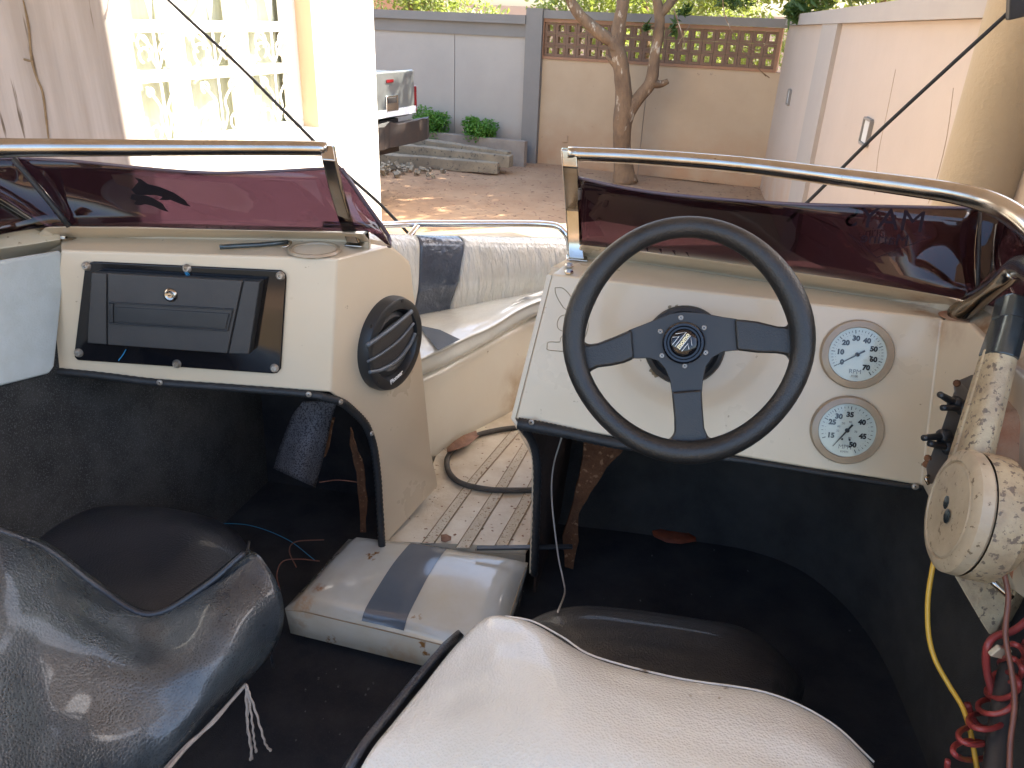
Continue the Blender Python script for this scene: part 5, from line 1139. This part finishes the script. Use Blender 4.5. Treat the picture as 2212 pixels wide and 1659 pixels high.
# pin lying on the port dash
pin = tube('pin', [az(474, 534, 1.728), az(520, 531, 1.728), az(560, 529, 1.728), az(622, 523, 1.728)], .0042, M['bluem'], None, 10, k=2, label='short steel pen-like rod lying on the port dash by the cup holder', cat='rod')
tube('clip', [az(624, 521, 1.731), az(629, 524, 1.731), az(620, 532, 1.728), az(610, 534, 1.727)], .0022, M['chrome'], pin, 6, k=3)
# cords of the cover
rp = [ad(372, 8, 2.55), ad(500, 126, 2.45), ad(600, 226, 2.35), ad(676, 303, 2.3), ad(745, 373, 2.3), ad(820, 440, 2.35), ad(886, 508, 2.42)]
rd = (rp[0] - rp[2]).normalized()
tube('rope', [rp[0] + rd * 1.0] + rp, .0052, M['rope'], None, 8, label='long black cord slanting down past the barred window to the bow rail', cat='rope')
rq = [ad(2195, 12, 2.0), ad(2060, 135, 2.1), ad(1900, 283, 2.25), ad(1810, 372, 2.35), ad(1745, 436, 2.4), ad(1700, 478, 2.45)]
cd = tube('rope', [rq[0] + (rq[0] - rq[1]).normalized() * .8] + rq, .0058, M['rope'], None, 8, label='black cord slanting down in front of the tan column on the right', cat='rope')
box('buckle', ad(2196, 12, 1.99), V((.022, .0, .006)), V((0, .01, 0)), V((-.008, 0, .03)), M['blkpl'], cd, .004)
# wires
def wire(name, pts, r, m, lab, cat='wire', k=8): return tube(name, pts, r, m, None, 8, k=k, label=lab, cat=cat)
wire('wire', [D(2020, 1200, .985), D(2012, 1240, .985), D(2004, 1300, .985), D(2006, 1370, .98), D(2020, 1425, .97), D(2050, 1480, .96), D(2080, 1530, .94), D(2098, 1590, .92), D(2112, 1670, .90)], .0032, M['yellow'], 'single yellow wire hanging from the throttle control')
wire('wire', [D(2128, 1000, .93), D(2145, 1040, .915), D(2157, 1080, .905), D(2160, 1150, .90), D(2168, 1230, .89), D(2178, 1290, .885), D(2172, 1370, .88), D(2185, 1450, .87), D(2192, 1520, .86), D(2183, 1600, .85), D(2180, 1680, .84)], .0032, M['brownw'], 'brown wire running down over the corroded throttle housing')
R9 = random.Random(12); c_ = []
for i in range(70):
    t = i / 69; cx_ = 2195 - 40 * t - 90 * t * t + 60 * max(0, t - .75) * 2; cy_ = 1385 + 270 * t; a = i * .78
    c_.append(D(cx_ + (20 + 32 * t) * math.cos(a), cy_ + (16 + 14 * t) * math.sin(a), .93 + .05 * math.sin(a * .9) + R9.uniform(-.01, .01)))
wire('coiled_wire', c_, .0034, M['redw'], 'tangled coil of red cable under the throttle control', 'cable', 4)
wire('coiled_wire', [D(2230, 1330, .93), D(2190, 1362, .93), D(2150, 1375, .93), D(2132, 1400, .93), D(2132, 1450, .94), D(2150, 1520, .94), D(2160, 1560, .94), D(2130, 1575, .94), D(2105, 1560, .95), D(2088, 1520, .95)], .0046, M['redw'], 'thick red cable loop hanging at the right edge above the coil', 'cable', 6)
box('cable_tag', D(2160, 1408, .925), V((.012, .004, -.006)), V((0, .004, 0)), V((.004, 0, .007)), M['gelgrime'], None, .002, label='white plastic tag on the red cable', cat='tag')
tube('black_tube', [D(2260, 1250, 1.0), D(2205, 1370, .97), D(2170, 1520, .92), D(2148, 1700, .86)], .014, M['dkpl'], None, 14, label='dark grey tube standing at the lower right edge', cat='tube')
wire('wire', [ay(1213, 945, 1.30), ay(1195, 1010, 1.30), ay(1192, 1080, 1.29), ay(1205, 1195, 1.27), ay(1215, 1245, 1.25), ay(1220, 1280, 1.22), az(1205, 1322, 1.19)], .0018, mat('pale wire', (.45, .40, .34), .5), 'thin pale wire hanging inside the opening right of the bow passage')
wire('wire', [ay(690, 1042, 1.42), ay(730, 1037, 1.44), ay(775, 1042, 1.45)], .0012, M['brownw'], 'thin wire behind the hanging carpet flap')
wire('wire', [az(605, 1275, .96), az(598, 1240, 1.0), az(612, 1212, 1.0), az(650, 1208, 1.0), az(690, 1212, 1.0)], .0013, M['brownw'], 'thin brown wire looping beside the floor cushion')
wire('wire', [az(640, 1225, .98), az(625, 1190, .98), az(640, 1170, .98), az(700, 1166, .98)], .0013, M['brownw'], 'thin brown wire behind the left corner of the floor cushion')
wire('thread', [az(455, 1130, ZF + .01), az(540, 1135, ZF + .01), az(620, 1165, ZF + .01), az(680, 1210, ZF + .02)], .0009, M['bluethr'], 'fine blue thread on the dark footwell carpet', 'thread')
# string of the seat cover
bm = bmesh.new(); k0_ = D(531, 1478, 1.01)
a_tube(bm, smooth([D(360, 1665, .90), D(400, 1618, .93), D(450, 1568, .96), D(505, 1508, .995), k0_], 10), .0024, 6)
a_tube(bm, smooth([D(352, 1665, .905), D(405, 1608, .935), D(462, 1560, .965), D(508, 1503, .998), k0_], 10), .002, 6)
for pts in ([(531, 1478), (536, 1520), (534, 1570), (543, 1610), (541, 1642)], [(533, 1480), (541, 1530), (546, 1570), (549, 1600), (553, 1625)], [(535, 1490), (550, 1530), (565, 1580), (574, 1608), (585, 1622)], [(531, 1485), (533, 1540), (538, 1590), (545, 1640)]):
    P = smooth([D(q[0], q[1], 1.0 + .008 * i) for i, q in enumerate(pts)], 8)
    P = [p + V((math.sin(i * 1.3), 0, 0)) * .0007 for i, p in enumerate(P)]
    a_tube(bm, P, [.0016] * (len(P) - 2) + [.0024, .0018], 6)
link('string', tomesh('string', bm, True), M['string'], None, label='frayed pale string tied under the black seat cover, ends hanging', cat='string')
